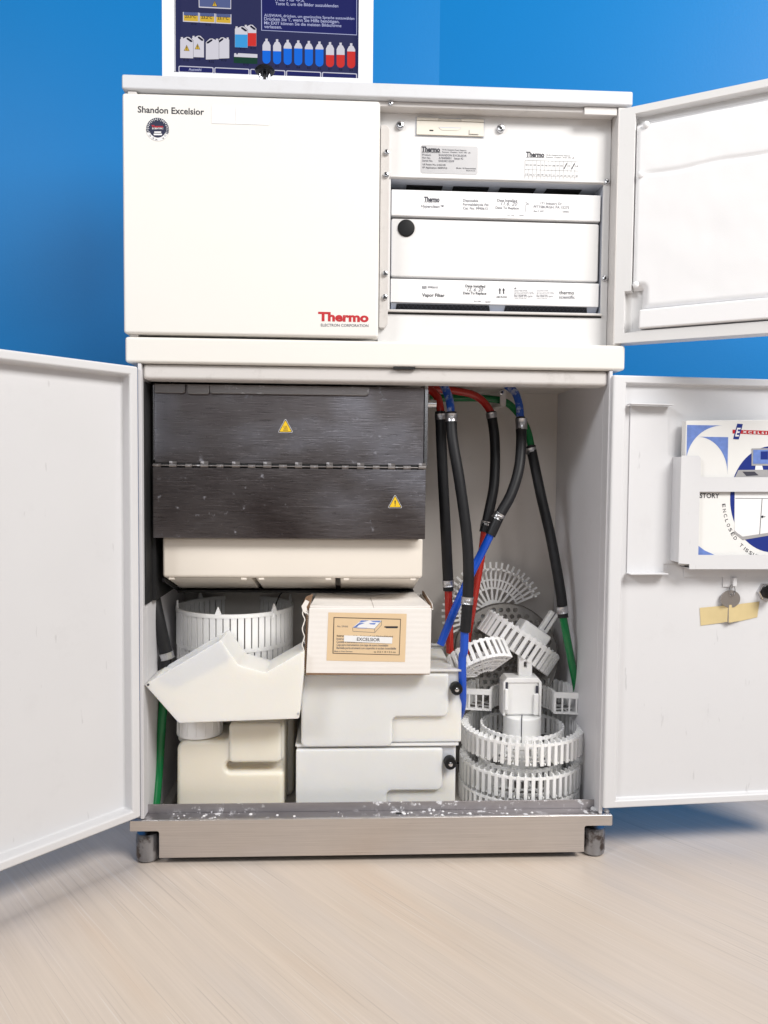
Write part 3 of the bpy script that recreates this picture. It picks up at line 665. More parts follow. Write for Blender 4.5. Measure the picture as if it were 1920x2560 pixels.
for x, z in ((0.030, 0.9795), (0.0275, 0.8285), (0.036, 1.046), (0.20, 1.043)):
    m = MB(); m.lathe([(0.0045, 0), (0.0045, 0.001), (0.003, 0.0025), (0.001, 0.003)], (x, 0.0015, z), (0, -1, 0), 14); m.obj('foam_rivet', 'foam', dU)

# manual holder on the lower right door
kr = crop(1480, 900, 2.989); km = crop(1690, 1030, 4.174)
def Lr(cf, pts, y): return [xz(FR.P(*cf(x, yy), y)) for x, yy in pts]
YB = 0.0082
m = MB(); m.prism(Lr(kr, [(285, 340), (565, 350), (565, 712), (1315, 712), (1600, 712), (1600, 1622), (685, 1622), (680, 1522), (530, 1522), (530, 1600), (257, 1592)], YB), YB-0.0016, YB-0.0001); m.obj('mounting_plate', 'door_in', dR)
for pts in ([(262, 340), (590, 330)], [(258, 1590), (550, 1602)]):
    a, b = Lr(kr, pts, YB-0.008); z = (a[1]+b[1])/2
    m = MB(); m.box(a[0]+0.002, b[0], YB-0.017, YB-0.0017, z-0.0005, z+0.0009); m.obj('folded_tab', 'door_in', dR, 0.0004)
YH = -0.018
hol = [Lr(km, [(60, 455), (235, 455), (258, 480), (258, 680), (960, 680), (1500, 680), (1500, 1640), (140, 1640), (140, 1588), (30, 1580), (55, 560)], YH),
       Lr(km, [(248, 832), (1400, 832), (1400, 1492), (232, 1492)], YH)]
m = MB(); m.plate(hol, YH, YH+0.0014); m.obj('manual_holder', 'door_in', dR)
a = Lr(km, [(60, 460), (30, 1575)], YH)
m = MB(); m.prism([(a[1][0]-0.0006, a[1][1]+0.001), (a[1][0]+0.0008, a[1][1]+0.001), (a[0][0]+0.0008, a[0][1]-0.001), (a[0][0]-0.0006, a[0][1]-0.001)], YH+0.0002, YB-0.0018); m.obj('holder_side', 'door_in', dR)
a = Lr(km, [(140, 1640), (1500, 1640)], YH)
m = MB(); m.box(a[0][0], a[1][0], YH+0.0015, YB-0.0018, a[0][1]+0.0002, a[0][1]+0.0014); m.obj('holder_floor', 'door_in', dR)
a = Lr(kr, [(975, 1618), (1060, 1695)], YB)
m = MB(); m.box(a[0][0], a[1][0]-0.004, YB-0.0016, YB-0.0002, a[1][1], a[0][1]); m.box(a[1][0]-0.006, a[1][0], YB-0.008, YB-0.0017, a[1][1]+0.002, a[0][1]-0.001); m.obj('key_hook', 'door_in', dR, 0.0006)
c = FR.P(*kr(1318, 1735), 0); m = MB(); m.lathe([(0.0135, 0), (0.0135, 0.004), (0.012, 0.006)], (c.x, 0.0084, c.z), (0, -1, 0), 6); lk = m.obj('door_lock', 'chrome', dR)
m = MB(); m.lathe([(0.0100, 0), (0.0100, 0.010), (0.0085, 0.0125)], (c.x, 0.0025, c.z), (0, -1, 0), 24); m.obj('lock_barrel', 'black', lk)

# ---- oven unit with two hinged steel plates over a cream tray
Yo = 0.040
m = MB(); m.box(-0.318, 0.066, 0.046, 0.21, 0.467, 0.685); oven = part(m, 'wax_oven', 'dark_gap', label='wax oven behind two hinged steel plates')
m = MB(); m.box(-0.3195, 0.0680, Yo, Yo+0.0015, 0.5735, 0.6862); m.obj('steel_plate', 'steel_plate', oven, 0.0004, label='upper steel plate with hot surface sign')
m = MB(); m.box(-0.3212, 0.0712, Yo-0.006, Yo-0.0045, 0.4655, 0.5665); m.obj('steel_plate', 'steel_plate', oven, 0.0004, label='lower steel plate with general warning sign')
ko = crop(340, 900, 2.1829)
for x0, x1, rr in ((105, 272, 0.004), (284, 405, 0.0045), (407, 1272, 0.006)):
    a = P(*ko(x0, 118), Yo); b = P(*ko(x1, 172), Yo); dzr = 0.6855; dl_ = 0.0125 if x0 != 284 else 0.0138
    m = MB(); m.prism(rounded([(a.x, dzr), (a.x, dzr-dl_), (b.x, dzr-dl_), (b.x, dzr)], [0.0005, 0.003 if x0 > 105 else 0.001, rr, 0.0005]), Yo-0.0055, Yo-0.0002); m.obj('folded_lip', 'steel_fold', oven, 0.0012)
m = MB(); m.box(-0.3210, -0.3196, Yo-0.003, Yo+0.02, 0.577, 0.684); m.obj('edge_trim', 'chrome', oven)
m = MB(); m.box(0.0690, 0.0735, Yo-0.002, Yo+0.06, 0.573, 0.692); m.obj('edge_trim', 'chrome', oven)
m = MB(); m.box(-0.3283, -0.3262, 0.0135, 0.20, 0.372, 0.686); m.box(-0.3261, -0.3216, 0.050, 0.20, 0.372, 0.70); m.obj('gap_shade_fill', 'dark_gap', oven)  # black filler strips stand in for the shade in the gap beside the oven
# piano hinge: rod and single knuckles
zh = 0.5698
m = MB(); m.cyl((-0.322, Yo-0.004, zh), (0.0712, Yo-0.004, zh), 0.0011, n=10); m.obj('hinge_rod', 'steel_fold', oven)
m = MB(); m.box(-0.318, 0.0675, Yo-0.0013, Yo-0.0003, zh-0.0035, zh+0.0035); m.obj('hinge_gap', 'dark_gap', oven)
m = MB(); m.cyl((-0.0105/2, 0, 0), (0.0105/2, 0, 0), 0.0030, n=12); m.box(-0.0105/2, 0.0105/2, -0.0006, 0.0006, -0.0062, 0.0); kn = m.obj('hinge_knuckle', 'steel_fold', oven, loc=(-0.3155, Yo-0.004, zh))
kn0 = kn.location.copy()
for i in range(1, 18):
    x = -0.3155+i*0.02245
    c = copy_obj(kn, oven, (x, kn0.y, kn0.z+random.uniform(-0.0002, 0.0004)), (R_(180) if i % 2 else 0, 0, 0)); c.location.x = x
    c.scale.x = random.uniform(0.85, 1.1)
def triangle_sign(cx_, cy_, half, hot, Y):
    q = pix(WF, ko, [(cx_-half, cy_+half*0.87), (cx_+half, cy_+half*0.87), (cx_, cy_-half*1.0)], Y); cen = Vector((sum(p[0] for p in q)/3, sum(p[1] for p in q)/3))
    def sc(k): return [(cen.x+(p[0]-cen.x)*k, cen.y+(p[1]-cen.y)*k) for p in q]
    m = MB(); m.prism(rounded(sc(1.0), 0.0014), Y-0.0003, Y-0.00005); s = m.obj('warning_sign', 'paper', oven)
    m = MB(); m.flat(rounded(sc(0.93), 0.0012), Y-0.0005); m.obj('black_border', 'ink', s)
    m = MB(); m.flat(rounded(sc(0.78), 0.0006), Y-0.0007); m.obj('yellow_field', 'yellow', s)
    m = MB(); Yq = Y-0.0009; u = (q[1][0]-q[0][0])
    if hot:
        for k in (-1, 0, 1):
            x = cen.x+k*u*0.09; path = [(x+math.sin(t_*6.5)*u*0.018, cen.y-u*0.10+t_*u*0.24) for t_ in [j/8 for j in range(9)]]
            m.flat([(a+u*0.014, b) for a, b in path]+[(a-u*0.014, b) for a, b in path[::-1]], Yq)
        m.flat([(cen.x-u*0.16, cen.y-u*0.17), (cen.x+u*0.16, cen.y-u*0.17), (cen.x+u*0.16, cen.y-u*0.135), (cen.x-u*0.16, cen.y-u*0.135)], Yq)
    else:
        m.flat([(cen.x-u*0.022, cen.y-u*0.08), (cen.x+u*0.022, cen.y-u*0.08), (cen.x+u*0.045, cen.y+u*0.2), (cen.x-u*0.045, cen.y+u*0.2)], Yq)
        m.flat(circle(cen.x, cen.y-u*0.145, u*0.032, 12), Yq)
    m.obj('symbol', 'ink', s)
triangle_sign(816, 360, 42, True, Yo); triangle_sign(1414, 773, 40, False, Yo-0.006)
# cream tray
m = MB()
m.prism(rounded([(0.052, 0.4655), (0.052, 0.4050), (0.20, 0.4050), (0.20, 0.4655)], [0, 0.006, 0, 0]), -0.3125, 0.0700, 'X'); ctray = part(m, 'cream_tray', 'cream', 0.004, seg=3, label='cream plastic tray front under the steel plates')
zt_ = D(640, 1272, 0.165).z
for x0, x1 in ((150, 626), (640, 1086), (1104, 1548)):
    a = P(*ko(x0, 1200), 0.056).x; b = P(*ko(x1, 1200), 0.056).x
    m = MB(); vs = [(a+0.003, 0.0560, 0.4048), (b, 0.0560, 0.4048), (b, 0.165, zt_), (a+0.003, 0.165, zt_), (a+0.003, 0.2, 0.4048), (b, 0.2, 0.4048), (b, 0.2, zt_), (a+0.003, 0.2, zt_)]
    v = [m.bm.verts.new(p) for p in vs]
    for f in ((0, 1, 2, 3), (4, 5, 6, 7), (0, 1, 5, 4), (3, 2, 6, 7), (0, 3, 7, 4), (1, 2, 6, 5)): m.bm.faces.new([v[i] for i in f])
    dr = m.obj('drawer_bottom', 'cream', ctray, 0.0015)
    for xx in (a+0.012, b-0.010):
        m = MB(); m.cyl((xx-0.004, 0.0575, 0.4035), (xx+0.004, 0.0575, 0.4035), 0.0022, n=12); m.obj('runner', 'cream', dr)
m = MB(); m.box(-0.312, 0.066, 0.150, 0.21, zt_-0.004, zt_-0.0006); m.obj('support_plate', 'dark_gap', ctray)
m = MB(); v = [m.bm.verts.new(p) for p in ((-0.314, 0.058, 0.404), (-0.311, 0.058, 0.404), (-0.311, 0.165, zt_), (-0.314, 0.165, zt_), (-0.314, 0.058, 0.399), (-0.311, 0.058, 0.399), (-0.311, 0.165, zt_-0.005), (-0.314, 0.165, zt_-0.005))]
for f in ((0, 1, 2, 3), (4, 5, 6, 7), (0, 1, 5, 4), (3, 2, 6, 7), (0, 3, 7, 4), (1, 2, 6, 5)): m.bm.faces.new([v[i] for i in f])
m.obj('support_bracket', 'rubber', ctray)
# pipe stub by the oven and a green pipe clip
m = MB(); a = D(928, 870, 0.06); m.cyl((a.x-0.004, 0.08, a.z), (a.x+0.012, 0.08, a.z), 0.0062, n=20); m.obj('pipe_stub', 'chrome', tp)
# knob on the cap in front of the monitor
p = D(572, 158, 0.085)
m = MB(); m.lathe([(0.004, 0), (0.0135, 0.0008), (0.0148, 0.0035), (0.0125, 0.0068), (0.006, 0.0085), (0.002, 0.0088)], (p.x, 0.085, p.z)); kb = part(m, 'control_knob', 'black')
for dx in (-0.0062, 0.0, 0.0062):
    m = MB(); m.cyl((p.x+dx, 0.085-(0.002 if dx == 0 else 0), 1.0974), (p.x+dx, 0.085-(0.002 if dx == 0 else 0), p.z+0.001), 0.0022, n=14); m.obj('stem', 'chrome' if dx else 'black', kb)

# ================================================================== monitor on the cap
kmn = crop(400, 0, 3.072); YM = 0.20
L0 = P(405, 60, YM-0.012).x; L1 = P(933, 60, YM-0.012).x
mon = thing('monitor', ((L0+L1)/2, 0.26, 1.0972), 'white flat screen monitor with blue status display on top of the machine', 'monitor')
sx0, sx1 = P(*kmn(130, 200), YM).x, P(*kmn(1516, 200), YM).x; sz0 = P(*kmn(137, 566), YM).z-0.002
m = MB(); m.plate([rounded([(L0, sz0-0.034), (L1, sz0-0.034), (L1, sz0+0.262), (L0, sz0+0.262)], 0.006), [(sx0-0.002, sz0-0.0015), (sx1+0.002, sz0-0.0015), (sx1+0.002, sz0+0.217), (sx0-0.002, sz0+0.217)]], YM-0.012, YM+0.004); m.obj('bezel', 'bezel', mon, 0.003)
m = MB(); m.box(L0+0.012, L1-0.012, YM+0.0041, YM+0.05, sz0-0.028, sz0+0.256); m.obj('housing', 'bezel', mon, 0.006)
m = MB(); m.box((L0+L1)/2-0.04, (L0+L1)/2+0.04, YM+0.02, YM+0.045, 1.106, sz0-0.026); m.obj('stand_neck', 'bezel', mon, 0.004)
m = MB(); m.prism(rounded([((L0+L1)/2-0.12, 0.12), ((L0+L1)/2+0.12, 0.12), ((L0+L1)/2+0.12, 0.36), ((L0+L1)/2-0.12, 0.36)], 0.02), 1.0975, 1.108, 'Z'); m.obj('stand_base', 'bezel', mon, 0.003)
G = {'navy': glow('screen_navy', (0.026, 0.030, 0.105)), 'deep': glow('screen_text_box', (0.012, 0.016, 0.13)), 'white': glow('screen_white', (0.72, 0.70, 0.78)), 'pale': glow('screen_pale_line', (0.52, 0.55, 0.80)),
     'blue': glow('screen_blue', (0.004, 0.16, 0.82)), 'sky': glow('screen_sky', (0.05, 0.36, 0.80)), 'red': glow('screen_red', (0.70, 0.035, 0.03)), 'yellow': glow('screen_yellow', (0.74, 0.48, 0.05)),
     'green': glow('screen_green', (0.006, 0.05, 0.03)), 'slate': glow('screen_slate', (0.10, 0.13, 0.30)), 'dark': glow('screen_dark', (0.008, 0.009, 0.03))}
m = MB(); m.box(sx0-0.0018, sx1+0.0018, YM-0.001, YM+0.0038, sz0-0.0013, sz0+0.2165); scr = m.obj('screen', G['navy'], mon)
LAY = {}
def S(col, layer, pts, rnd=0):
    Y = YM-0.0012-layer*0.00025; q = pix(WF, kmn, pts, Y)
    LAY.setdefault(col, MB()).flat(rounded(q, rnd) if rnd else q, Y)
def St(col, layer, body, x0, y0, x1, **k):
    Y = YM-0.0012-layer*0.00025; tline(LAY.setdefault(col, MB()), kmn, body, x0, y0, x1, Y, 0.04, **k)
S('pale', 1, [(776, -120), (1513, -88), (1512, 271), (778, 234)]); S('deep', 2, [(781, -120), (1508, -88), (1508, 266), (783, 230)])
St('pale', 3, 'Press 9 für 中文', 885, 6, 1112, bold=0.01); St('pale', 3, 'Taste 0, um die Bilder auszublenden', 886, 38, 1369, bold=0.01)
St('pale', 3, 'AUSWAHL drücken, um gewünschte Sprache auszuwählen', 800, 126, 1492, bold=0.012); St('pale', 3, 'Drücken Sie \'i\', wenn Sie Hilfe benötigen.', 800, 156, 1378, bold=0.012)
St('pale', 3, 'Mit EXIT können Sie die meisten Bildschirme', 800, 186, 1393, bold=0.012); St('pale', 3, 'verlassen.', 800, 215, 936, bold=0.012)
# tank pictures along the top left
S('white', 1, [(296, -40), (546, -30), (546, 70), (298, 58)]); S('slate', 2, [(302, -40), (541, -30), (541, 62), (304, 50)])
def warn(cx_, cy_, h):
    S('dark', 5, [(cx_-h, cy_+h), (cx_+h, cy_+h+2), (cx_, cy_-h*1.1)]); S('yellow', 6, [(cx_-h*0.82, cy_+h*0.88), (cx_+h*0.82, cy_+h*0.88+2), (cx_, cy_-h*0.82)])
    S('dark', 7, [(cx_-2, cy_+h*0.35), (cx_+2, cy_+h*0.35), (cx_+3, cy_-h*0.4), (cx_-3, cy_-h*0.4)]); S('dark', 7, [(cx_-3, cy_+h*0.7), (cx_+3, cy_+h*0.7), (cx_+3, cy_+h*0.5), (cx_-3, cy_+h*0.5)])
warn(420, 27, 21)
for i, x in enumerate((176, 301, 426)):
    y = 92+i*6.5
    S('white', 1, [(x, y), (x+122, y+5), (x+122, y+80), (x, y+74)]); S('slate', 2, [(x+6, y), (x+116, y+5), (x+116, y+30), (x+6, y+25)]); S('yellow', 2, [(x+6, y+25), (x+116, y+30), (x+116, y+73), (x+6, y+67)])
    St('dark', 3, '23.%d°C' % (3-i), x+16, y+44, x+100, bold=0.02)
def can(x, y, w, h, flip=False, fill=None, lay=1, lid=True):
    f = (lambda u: x+w-u*w) if flip else (lambda u: x+u*w)
    g = lambda v: y+v*h
    pts = [(f(0), g(1)), (f(0), g(0.13)), (f(0.05), g(0.12)), (f(0.05), g(0.03)), (f(0.22), g(0.03)), (f(0.22), g(0.1)), (f(0.5), g(0.02)), (f(0.7), g(0.03)), (f(1), g(0.2)), (f(1), g(1.02))]
    S('dark', lay, [(a+(2 if a > x+w/2 else -2), b+(2 if b > y+h/2 else -2)) for a, b in pts]); S('white', lay+1, pts)
    S('dark', lay+2, [(f(0.48), g(0.07)), (f(0.6), g(0.06)), (f(0.94), g(0.2)), (f(0.94), g(0.26)), (f(0.8), g(0.26)), (f(0.5), g(0.13))])
    if fill: S(fill, lay+2, [(f(0.01), g(1.0)), (f(0.01), g(0.4)), (f(0.99), g(0.41)), (f(0.99), g(1.015))])
can(245, 270, 93, 168); can(155, 280, 100, 165, lay=3); warn(288, 357, 21); warn(205, 368, 22)
can(440, 283, 92, 164, True); can(352, 292, 100, 162, True, lay=3)
can(646, 186, 94, 166, fill='red'); can(575, 198, 98, 165, fill='sky', lay=4)
S('white', 1, [(570, 409), (585, 408), (587, 418), (597, 418), (599, 408), (748, 416), (748, 444), (569, 436)]); S('green', 1, [(566, 436), (748, 444), (748, 492), (566, 484)])
for i in range(9):
    x = 787+i*81.3; y = 297+i*4.4; lv = (388, 392, 372, 371, 377, 378, 421, 420, 394)[i]; c = 'blue' if i < 6 else 'red'; wd = 62
    body = [(x, y+50), (x+14, y+22), (x+22, y+20), (x+22, y), (x+40, y), (x+40, y+20), (x+48, y+22), (x+wd, y+50)]
    S('white', 1, body+[(x+wd, lv+2), (x, lv)])
    bt = y+192
    S(c, 1, [(x, lv), (x+wd, lv+2)]+[(x+wd/2+wd/2*math.cos(R_(a)), bt-31+31*math.sin(R_(a))) for a in range(0, 181, 15)])
    St('dark', 1, 'R%d' % (i+1), x+18, bt+24, x+44)
for i in range(5):
    x = 142+i*275.5; y = 504+i*12; 
    S('pale', 1, [(x, y), (x+270, y+12), (x+270, y+64), (x, y+54)], 0.0022); S('white', 2, [(x+2, y+2), (x+268, y+14), (x+268, y+62), (x+2, y+52)], 0.002); S('deep', 3, [(x+7, y+7), (x+262, y+19), (x+262, y+55), (x+7, y+45)], 0.0015)
St('pale', 4, 'Auswahl', 220, 542, 317, bold=0.012)
for x, y in ((180, 470), (270, 462), (375, 482), (470, 470), (615, 385), (695, 378), (640, 503), (240, 190), (350, 198)): St('dark', 1, 'R10', x, y, x+40)
for c, mb in LAY.items(): mb.obj('screen_print', G[c], scr, smooth=0, fix=False)

# ================================================================== hoses
def spline(pts, n=8):
    pts = [Vector(p) for p in pts]; q = [2*pts[0]-pts[1]]+pts+[2*pts[-1]-pts[-2]]; out = []
    for i in range(1, len(q)-2):
        a, b, c, d = q[i-1:i+3]
        for k in range(n):
            t = k/n; out.append(0.5*((2*b)+(c-a)*t+(2*a-5*b+4*c-d)*t*t+(3*b-a-3*c+d)*t**3))
    out.append(pts[-1]); return out
k8 = crop(1040, 930, 2.873); k9 = crop(1100, 1380, 3.402)
RS, RT = 0.0083, 0.0062
def hose(label, mat, segs, clamps, mat2=None, group='hoses hanging in the lower compartment'):
    """segs: list of (kind, [(px,py,Y)...]) in crop 8 pixels"""
    base_ = segs[-1][1][-1]; b = P(*base_[0], base_[1])
    t = thing('hose', (b.x, b.y, b.z), label, 'hose', group); first = True
    for kind, pts in segs:
        w_ = [P(*c, Y) for c, Y in pts]; m = MB(); sp = spline(w_)
        if kind == 'sleeve': m.tube(sp, RS, 16); m.obj('rubber_sleeve', 'rubber', t, smooth=50)
        else:
            m.tube(sp, RT, 14); m.obj('tube', mat2 if (first and mat2) else mat, t, smooth=50); first = False
    for (c, Y, dx, dy, wd) in clamps:
        p = P(*c, Y); d = (P(c[0]+dx, c[1]+dy, Y)-p).normalized(); m = MB()
        m.lathe([(RS*0.98, -wd/2), (RS*1.14, -wd/2), (RS*1.14, -wd/2+0.0008), (RS*1.09, -wd/2+0.0014), (RS*1.09, wd/2-0.0014), (RS*1.14, wd/2-0.0008), (RS*1.14, wd/2), (RS*0.98, wd/2)], p, d, 24)
        cl = m.obj('clamp', 'clamp', t)
        m = MB(); s = Vector((d.z, 0, -d.x)); fr = Vector((0, -1, 0)); c0_ = p+fr*RS*1.08
        m.obox(c0_+s*0.001, (0.0075, 0.0035, 0.0032), Matrix((s, fr, d)).transposed()); m.obj('clamp_ear', 'clamp', cl, 0.0006)
    return t
def h8(lst): return [(k8(x, y), Y) for x, y, Y in lst]
def h9(lst): return [(k9(x, y), Y) for x, y, Y in lst]
hose('green hose with black sleeve running down the right side wall', 'green',
     [('tube', h8([(100, 188, .215), (300, 186, .22), (500, 190, .225), (640, 215, .225), (735, 300, .22), (800, 420, .20), (832, 560, .185)])),
      ('sleeve', h8([(824, 535, .187), (900, 900, .16), (970, 1200, .145), (1040, 1590, .125), (1057, 1765, .12)])),
      ('tube', h8([(1052, 1740, .12), (1082, 1900, .115)])+h9([(1108, 880, .122), (1163, 1170, .140), (1205, 1500, .150), (1232, 1840, .150)]))],
     [(k8(826, 565), .185, 5, 25, .010), (k8(1050, 1706), .121, 8, 50, .011)])
hose('red hose arching across to the second black sleeve', 'red',
     [('tube', h8([(40, 135, .17), (120, 122, .17), (260, 132, .175), (400, 160, .18), (480, 210, .18), (535, 285, .175), (545, 330, .172)])),
      ('sleeve', h8([(540, 290, .174), (566, 500, .165), (562, 790, .15), (525, 1000, .14), (490, 1152, .135)])),
      ('tube', h8([(493, 1140, .135), (468, 1330, .14), (425, 1580, .15), (395, 1760, .165), (372, 1900, .18), (355, 2040, .19)]))],
     [(k8(542, 312), .172, 4, 25, .009), (k8(503, 1092), .138, -12, 50, .009)])
hose('short red hose ending nearest the oven, with straight black sleeve', 'red',
     [('tube', h8([(60, 120, .12), (110, 135, .12), (155, 185, .118), (176, 280, .115), (178, 330, .114)])),
      ('sleeve', h8([(174, 285, .115), (186, 600, .11), (206, 1000, .105), (228, 1440, .10), (233, 1570, .10)])),
      ('tube', h8([(232, 1550, .10), (236, 1720, .105), (240, 1880, .115), (243, 2010, .125)]))],
     [(k8(176, 322), .1145, 2, 25, .009), (k8(231, 1518), .10, 4, 50, .010)])
hose('blue hose crossing diagonally from right to lower left', 'blue',
     [('tube', h8([(600, 60, .20), (655, 100, .18), (712, 150, .16), (742, 240, .145), (750, 350, .135)])),
      ('sleeve', h8([(750, 335, .136), (756, 500, .12), (738, 700, .105), (682, 880, .095), (600, 1030, .088), (533, 1172, .085)])),
      ('tube', h8([(538, 1160, .085), (470, 1300, .085), (395, 1450, .085), (290, 1680, .082), (175, 1960, .078)]))],
     [(k8(757, 372), .129, 0, 30, .017), (k8(592, 1038), .088, -30, 50, .010)], 'blue_chalky')
hose('blue hose hanging nearly straight in front, with grey black sleeve', 'blue',
     [('tube', h8([(180, 70, .10), (215, 130, .09), (243, 210, .08), (252, 310, .073)])),
      ('sleeve', h8([(252, 290, .074), (262, 480, .068), (312, 780, .06), (362, 1150, .054), (377, 1420, .05), (370, 1640, .05), (354, 1865, .05)])),
      ('tube', h8([(350, 1840, .05), (345, 2000, .051)])+h9([(190, 900, .053), (190, 1100, .055), (188, 1290, .062), (165, 1390, .085), (120, 1450, .115)]))],
     [(k8(255, 327), .072, 0, 25, .012), (k8(369, 1640), .05, -4, 50, .011)], 'blue_chalky')
kl = crop(340, 1460, 3.607)
def hl(lst): return [(kl(x, y), Y) for x, y, Y in lst]
RS_, RT_ = RS, RT; RS, RT = 0.0098, 0.0070
hose('black sleeved green hose squeezed along the left side wall', 'green',
     [('tube', hl([(118, -640, .13), (120, -500, .12)])), ('sleeve', hl([(122, -520, .12), (125, -200, .10), (150, 60, .09), (205, 330, .085), (275, 640, .085)])),
      ('sleeve', hl([(270, 620, .085), (255, 780, .09)])),
      ('tube', hl([(258, 740, .09), (252, 1000, .09), (228, 1300, .085), (205, 1650, .08), (175, 2010, .06)]))],
     [(kl(278, 645), .085, 14, 50, .010)])
RS, RT = RS_, RT_
m = MB(); p = D(1080, 862, 0.225); m.box(p.x-0.005, p.x+0.005, 0.20, 0.2698, p.z-0.014, p.z-0.011); m.box(p.x-0.005, p.x+0.005, 0.198, 0.201, p.z-0.014, p.z+0.014); clip = m.obj('pipe_clip', 'frame', tp, 0.001)
p2 = D(1083, 848, 0.198); screw(clip, (p2.x, 0.1978, p2.z), 0.005)

# ================================================================== containers in the lower compartment
kt = crop(720, 1460, 3.456)
def tank(dx, zt, label, Yf, deep):
    """open polythene tank with an L-shaped raised front and a black knob"""
    xl, xr, xe = -0.1090+dx, 0.1108+dx, 0.1318+dx; zb_ = zt-0.1130; zn = zt-0.0680; xn = 0.0271+dx
    t = thing('plastic_tank', ((xl+xe)/2, Yf+0.09, zb_), label, 'tank', 'white plastic tanks stacked in the middle')
    mb = MB(); bm = mb.bm
    mb.box(xl+0.001, xe, Yf+0.008, Yf+deep, zb_+0.004, zt)
    f = [f for f in bm.faces if all(abs(v.co.z-zt) < 1e-6 for v in f.verts)][0]
    r = bmesh.ops.inset_region(bm, faces=[f], thickness=0.0045)
    ex = bmesh.ops.extrude_discrete_faces(bm, faces=[f])['faces'][0]
    for v in ex.verts: v.co.z = zt-0.045
    mb.obj('body', 'hdpe', t, 0.004, 3)
    mb = MB(); mb.prism(rounded([(xl, zb_), (xn, zb_), (xn, zn), (xr, zn), (xr, zt-0.0035), (xl, zt-0.0035)], [0.009, 0.009, 0.008, 0.009, 0.003, 0.003], 6), Yf, Yf+0.0085); mb.obj('raised_front', 'hdpe', t, 0.004, 4)
    mb = MB(); mb.plate([rounded([(xl-0.001, -(Yf+0.002)), (xe+0.0035, -(Yf+0.002)), (xe+0.0035, -(Yf+deep+0.001)), (xl-0.001, -(Yf+deep+0.001))], 0.003), [(xl+0.006, -(Yf+0.014)), (xe-0.004, -(Yf+0.014)), (xe-0.004, -(Yf+deep-0.006)), (xl+0.006, -(Yf+deep-0.006))]], 0, 0.003)
    for v in mb.bm.verts: x, y, z = v.co; v.co = (x, -z, zt+0.0001+y)
    mb.obj('rim', 'hdpe', t, 0.001)
    # sloping channel along the right inside wall
    mb = MB(); mb.prism(rounded([(xe-0.010, zt-0.003), (xe-0.030, zt-0.004), (xe-0.060, zt-0.006), (xl+0.02, zt-0.006), (xl+0.02, zt-0.030), (xe-0.010, zt-0.044)], 0.004), Yf+0.04, Yf+deep-0.01); mb.obj('inner_cover', 'hdpe', t, 0.003)
    kx, kz = xe-0.0098, zt-0.0250
    mb = MB(); mb.lathe([(0.0085, 0), (0.0090, 0.002), (0.0090, 0.014), (0.0080, 0.0158), (0.004, 0.016)], (kx, Yf+0.0085, kz), (0, -1, 0), 28); kb_ = mb.obj('knob', 'black', t)
    mb = MB(); mb.lathe([(0.0032, 0), (0.0032, 0.0012), (0.002, 0.0018)], (kx, Yf-0.0073, kz), (0, -1, 0), 16); mb.obj('knob_screw', 'chrome', kb_)
    return t
TY = 0.048
tank(-0.0075, 0.1525, 'lower white plastic tank with black knob, standing on the cabinet floor', TY, 0.16)
tank(0.0, 0.2660, 'upper white plastic tank with black knob, under the cardboard box', TY-0.002, 0.18)

# cardboard box with paper label
bx = thing('cardboard_box', (-0.01, 0.09, 0.2692), 'white cardboard box with tan label reading EXCELSIOR on the upper tank', 'box')
BY = 0.020; bz0, bz1 = 0.2694, 0.3665
m = MB(); m.prism([(-0.1010, bz0), (0.0800, bz0), (0.0806, bz1), (-0.0965, bz1)], BY, BY+0.0035); m.obj('front_panel', 'card', bx, 0.0012)
m = MB(); m.box(0.0770, 0.0800, BY+0.0036, 0.155, bz0, bz1-0.0005); m.obj('side_panel', 'card', bx, 0.0008)
m = MB(); m.box(-0.0995, -0.0965, BY+0.0036, 0.155, bz0, bz1-0.004); m.obj('side_panel', 'card', bx, 0.0008)
m = MB(); m.box(-0.0995, 0.0800, 0.1552, 0.158, bz0, bz1); m.obj('rear_panel', 'card', bx)
m = MB(); m.box(-0.0960, 0.0765, BY+0.0036, 0.155, bz0, bz0+0.003); m.obj('bottom_panel', 'card', bx)
def flap(pts, th, name='top_flap'):
    m = MB(); A = [m.bm.verts.new(p) for p in pts]; B = [m.bm.verts.new((p[0], p[1], p[2]+th)) for p in pts]; n = len(pts)
    m.bm.faces.new(A); m.bm.faces.new(B[::-1])
    for i in range(n): m.bm.faces.new((A[i], A[(i+1) % n], B[(i+1) % n], B[i]))
    return m.obj(name, 'card', bx, 0.0008)
flap([(-0.0955, BY+0.001, bz1), (-0.004, BY+0.001, bz1-0.0008), (-0.006, 0.148, bz1-0.0045), (-0.0900, 0.148, bz1-0.001)], 0.003)
flap([(-0.0036, BY+0.001, bz1-0.0008), (0.0792, BY+0.001, bz1), (0.0660, 0.148, bz1+0.001), (-0.0056, 0.148, bz1-0.0045)], 0.003)
m = MB(); m.prism([(0.0795, bz1-0.001), (0.0825, bz1-0.001), (0.0805, bz1+0.006), (0.0790, bz1+0.004)], BY+0.002, 0.15); m.obj('torn_edge', 'kraft', bx)
m = MB(); m.prism([(0.0818, bz1-0.003), (0.0832, bz1-0.003), (0.0818, bz1+0.007), (0.0808, bz1+0.006)], BY+0.002, 0.148); m.obj('liner_edge', 'card', bx)
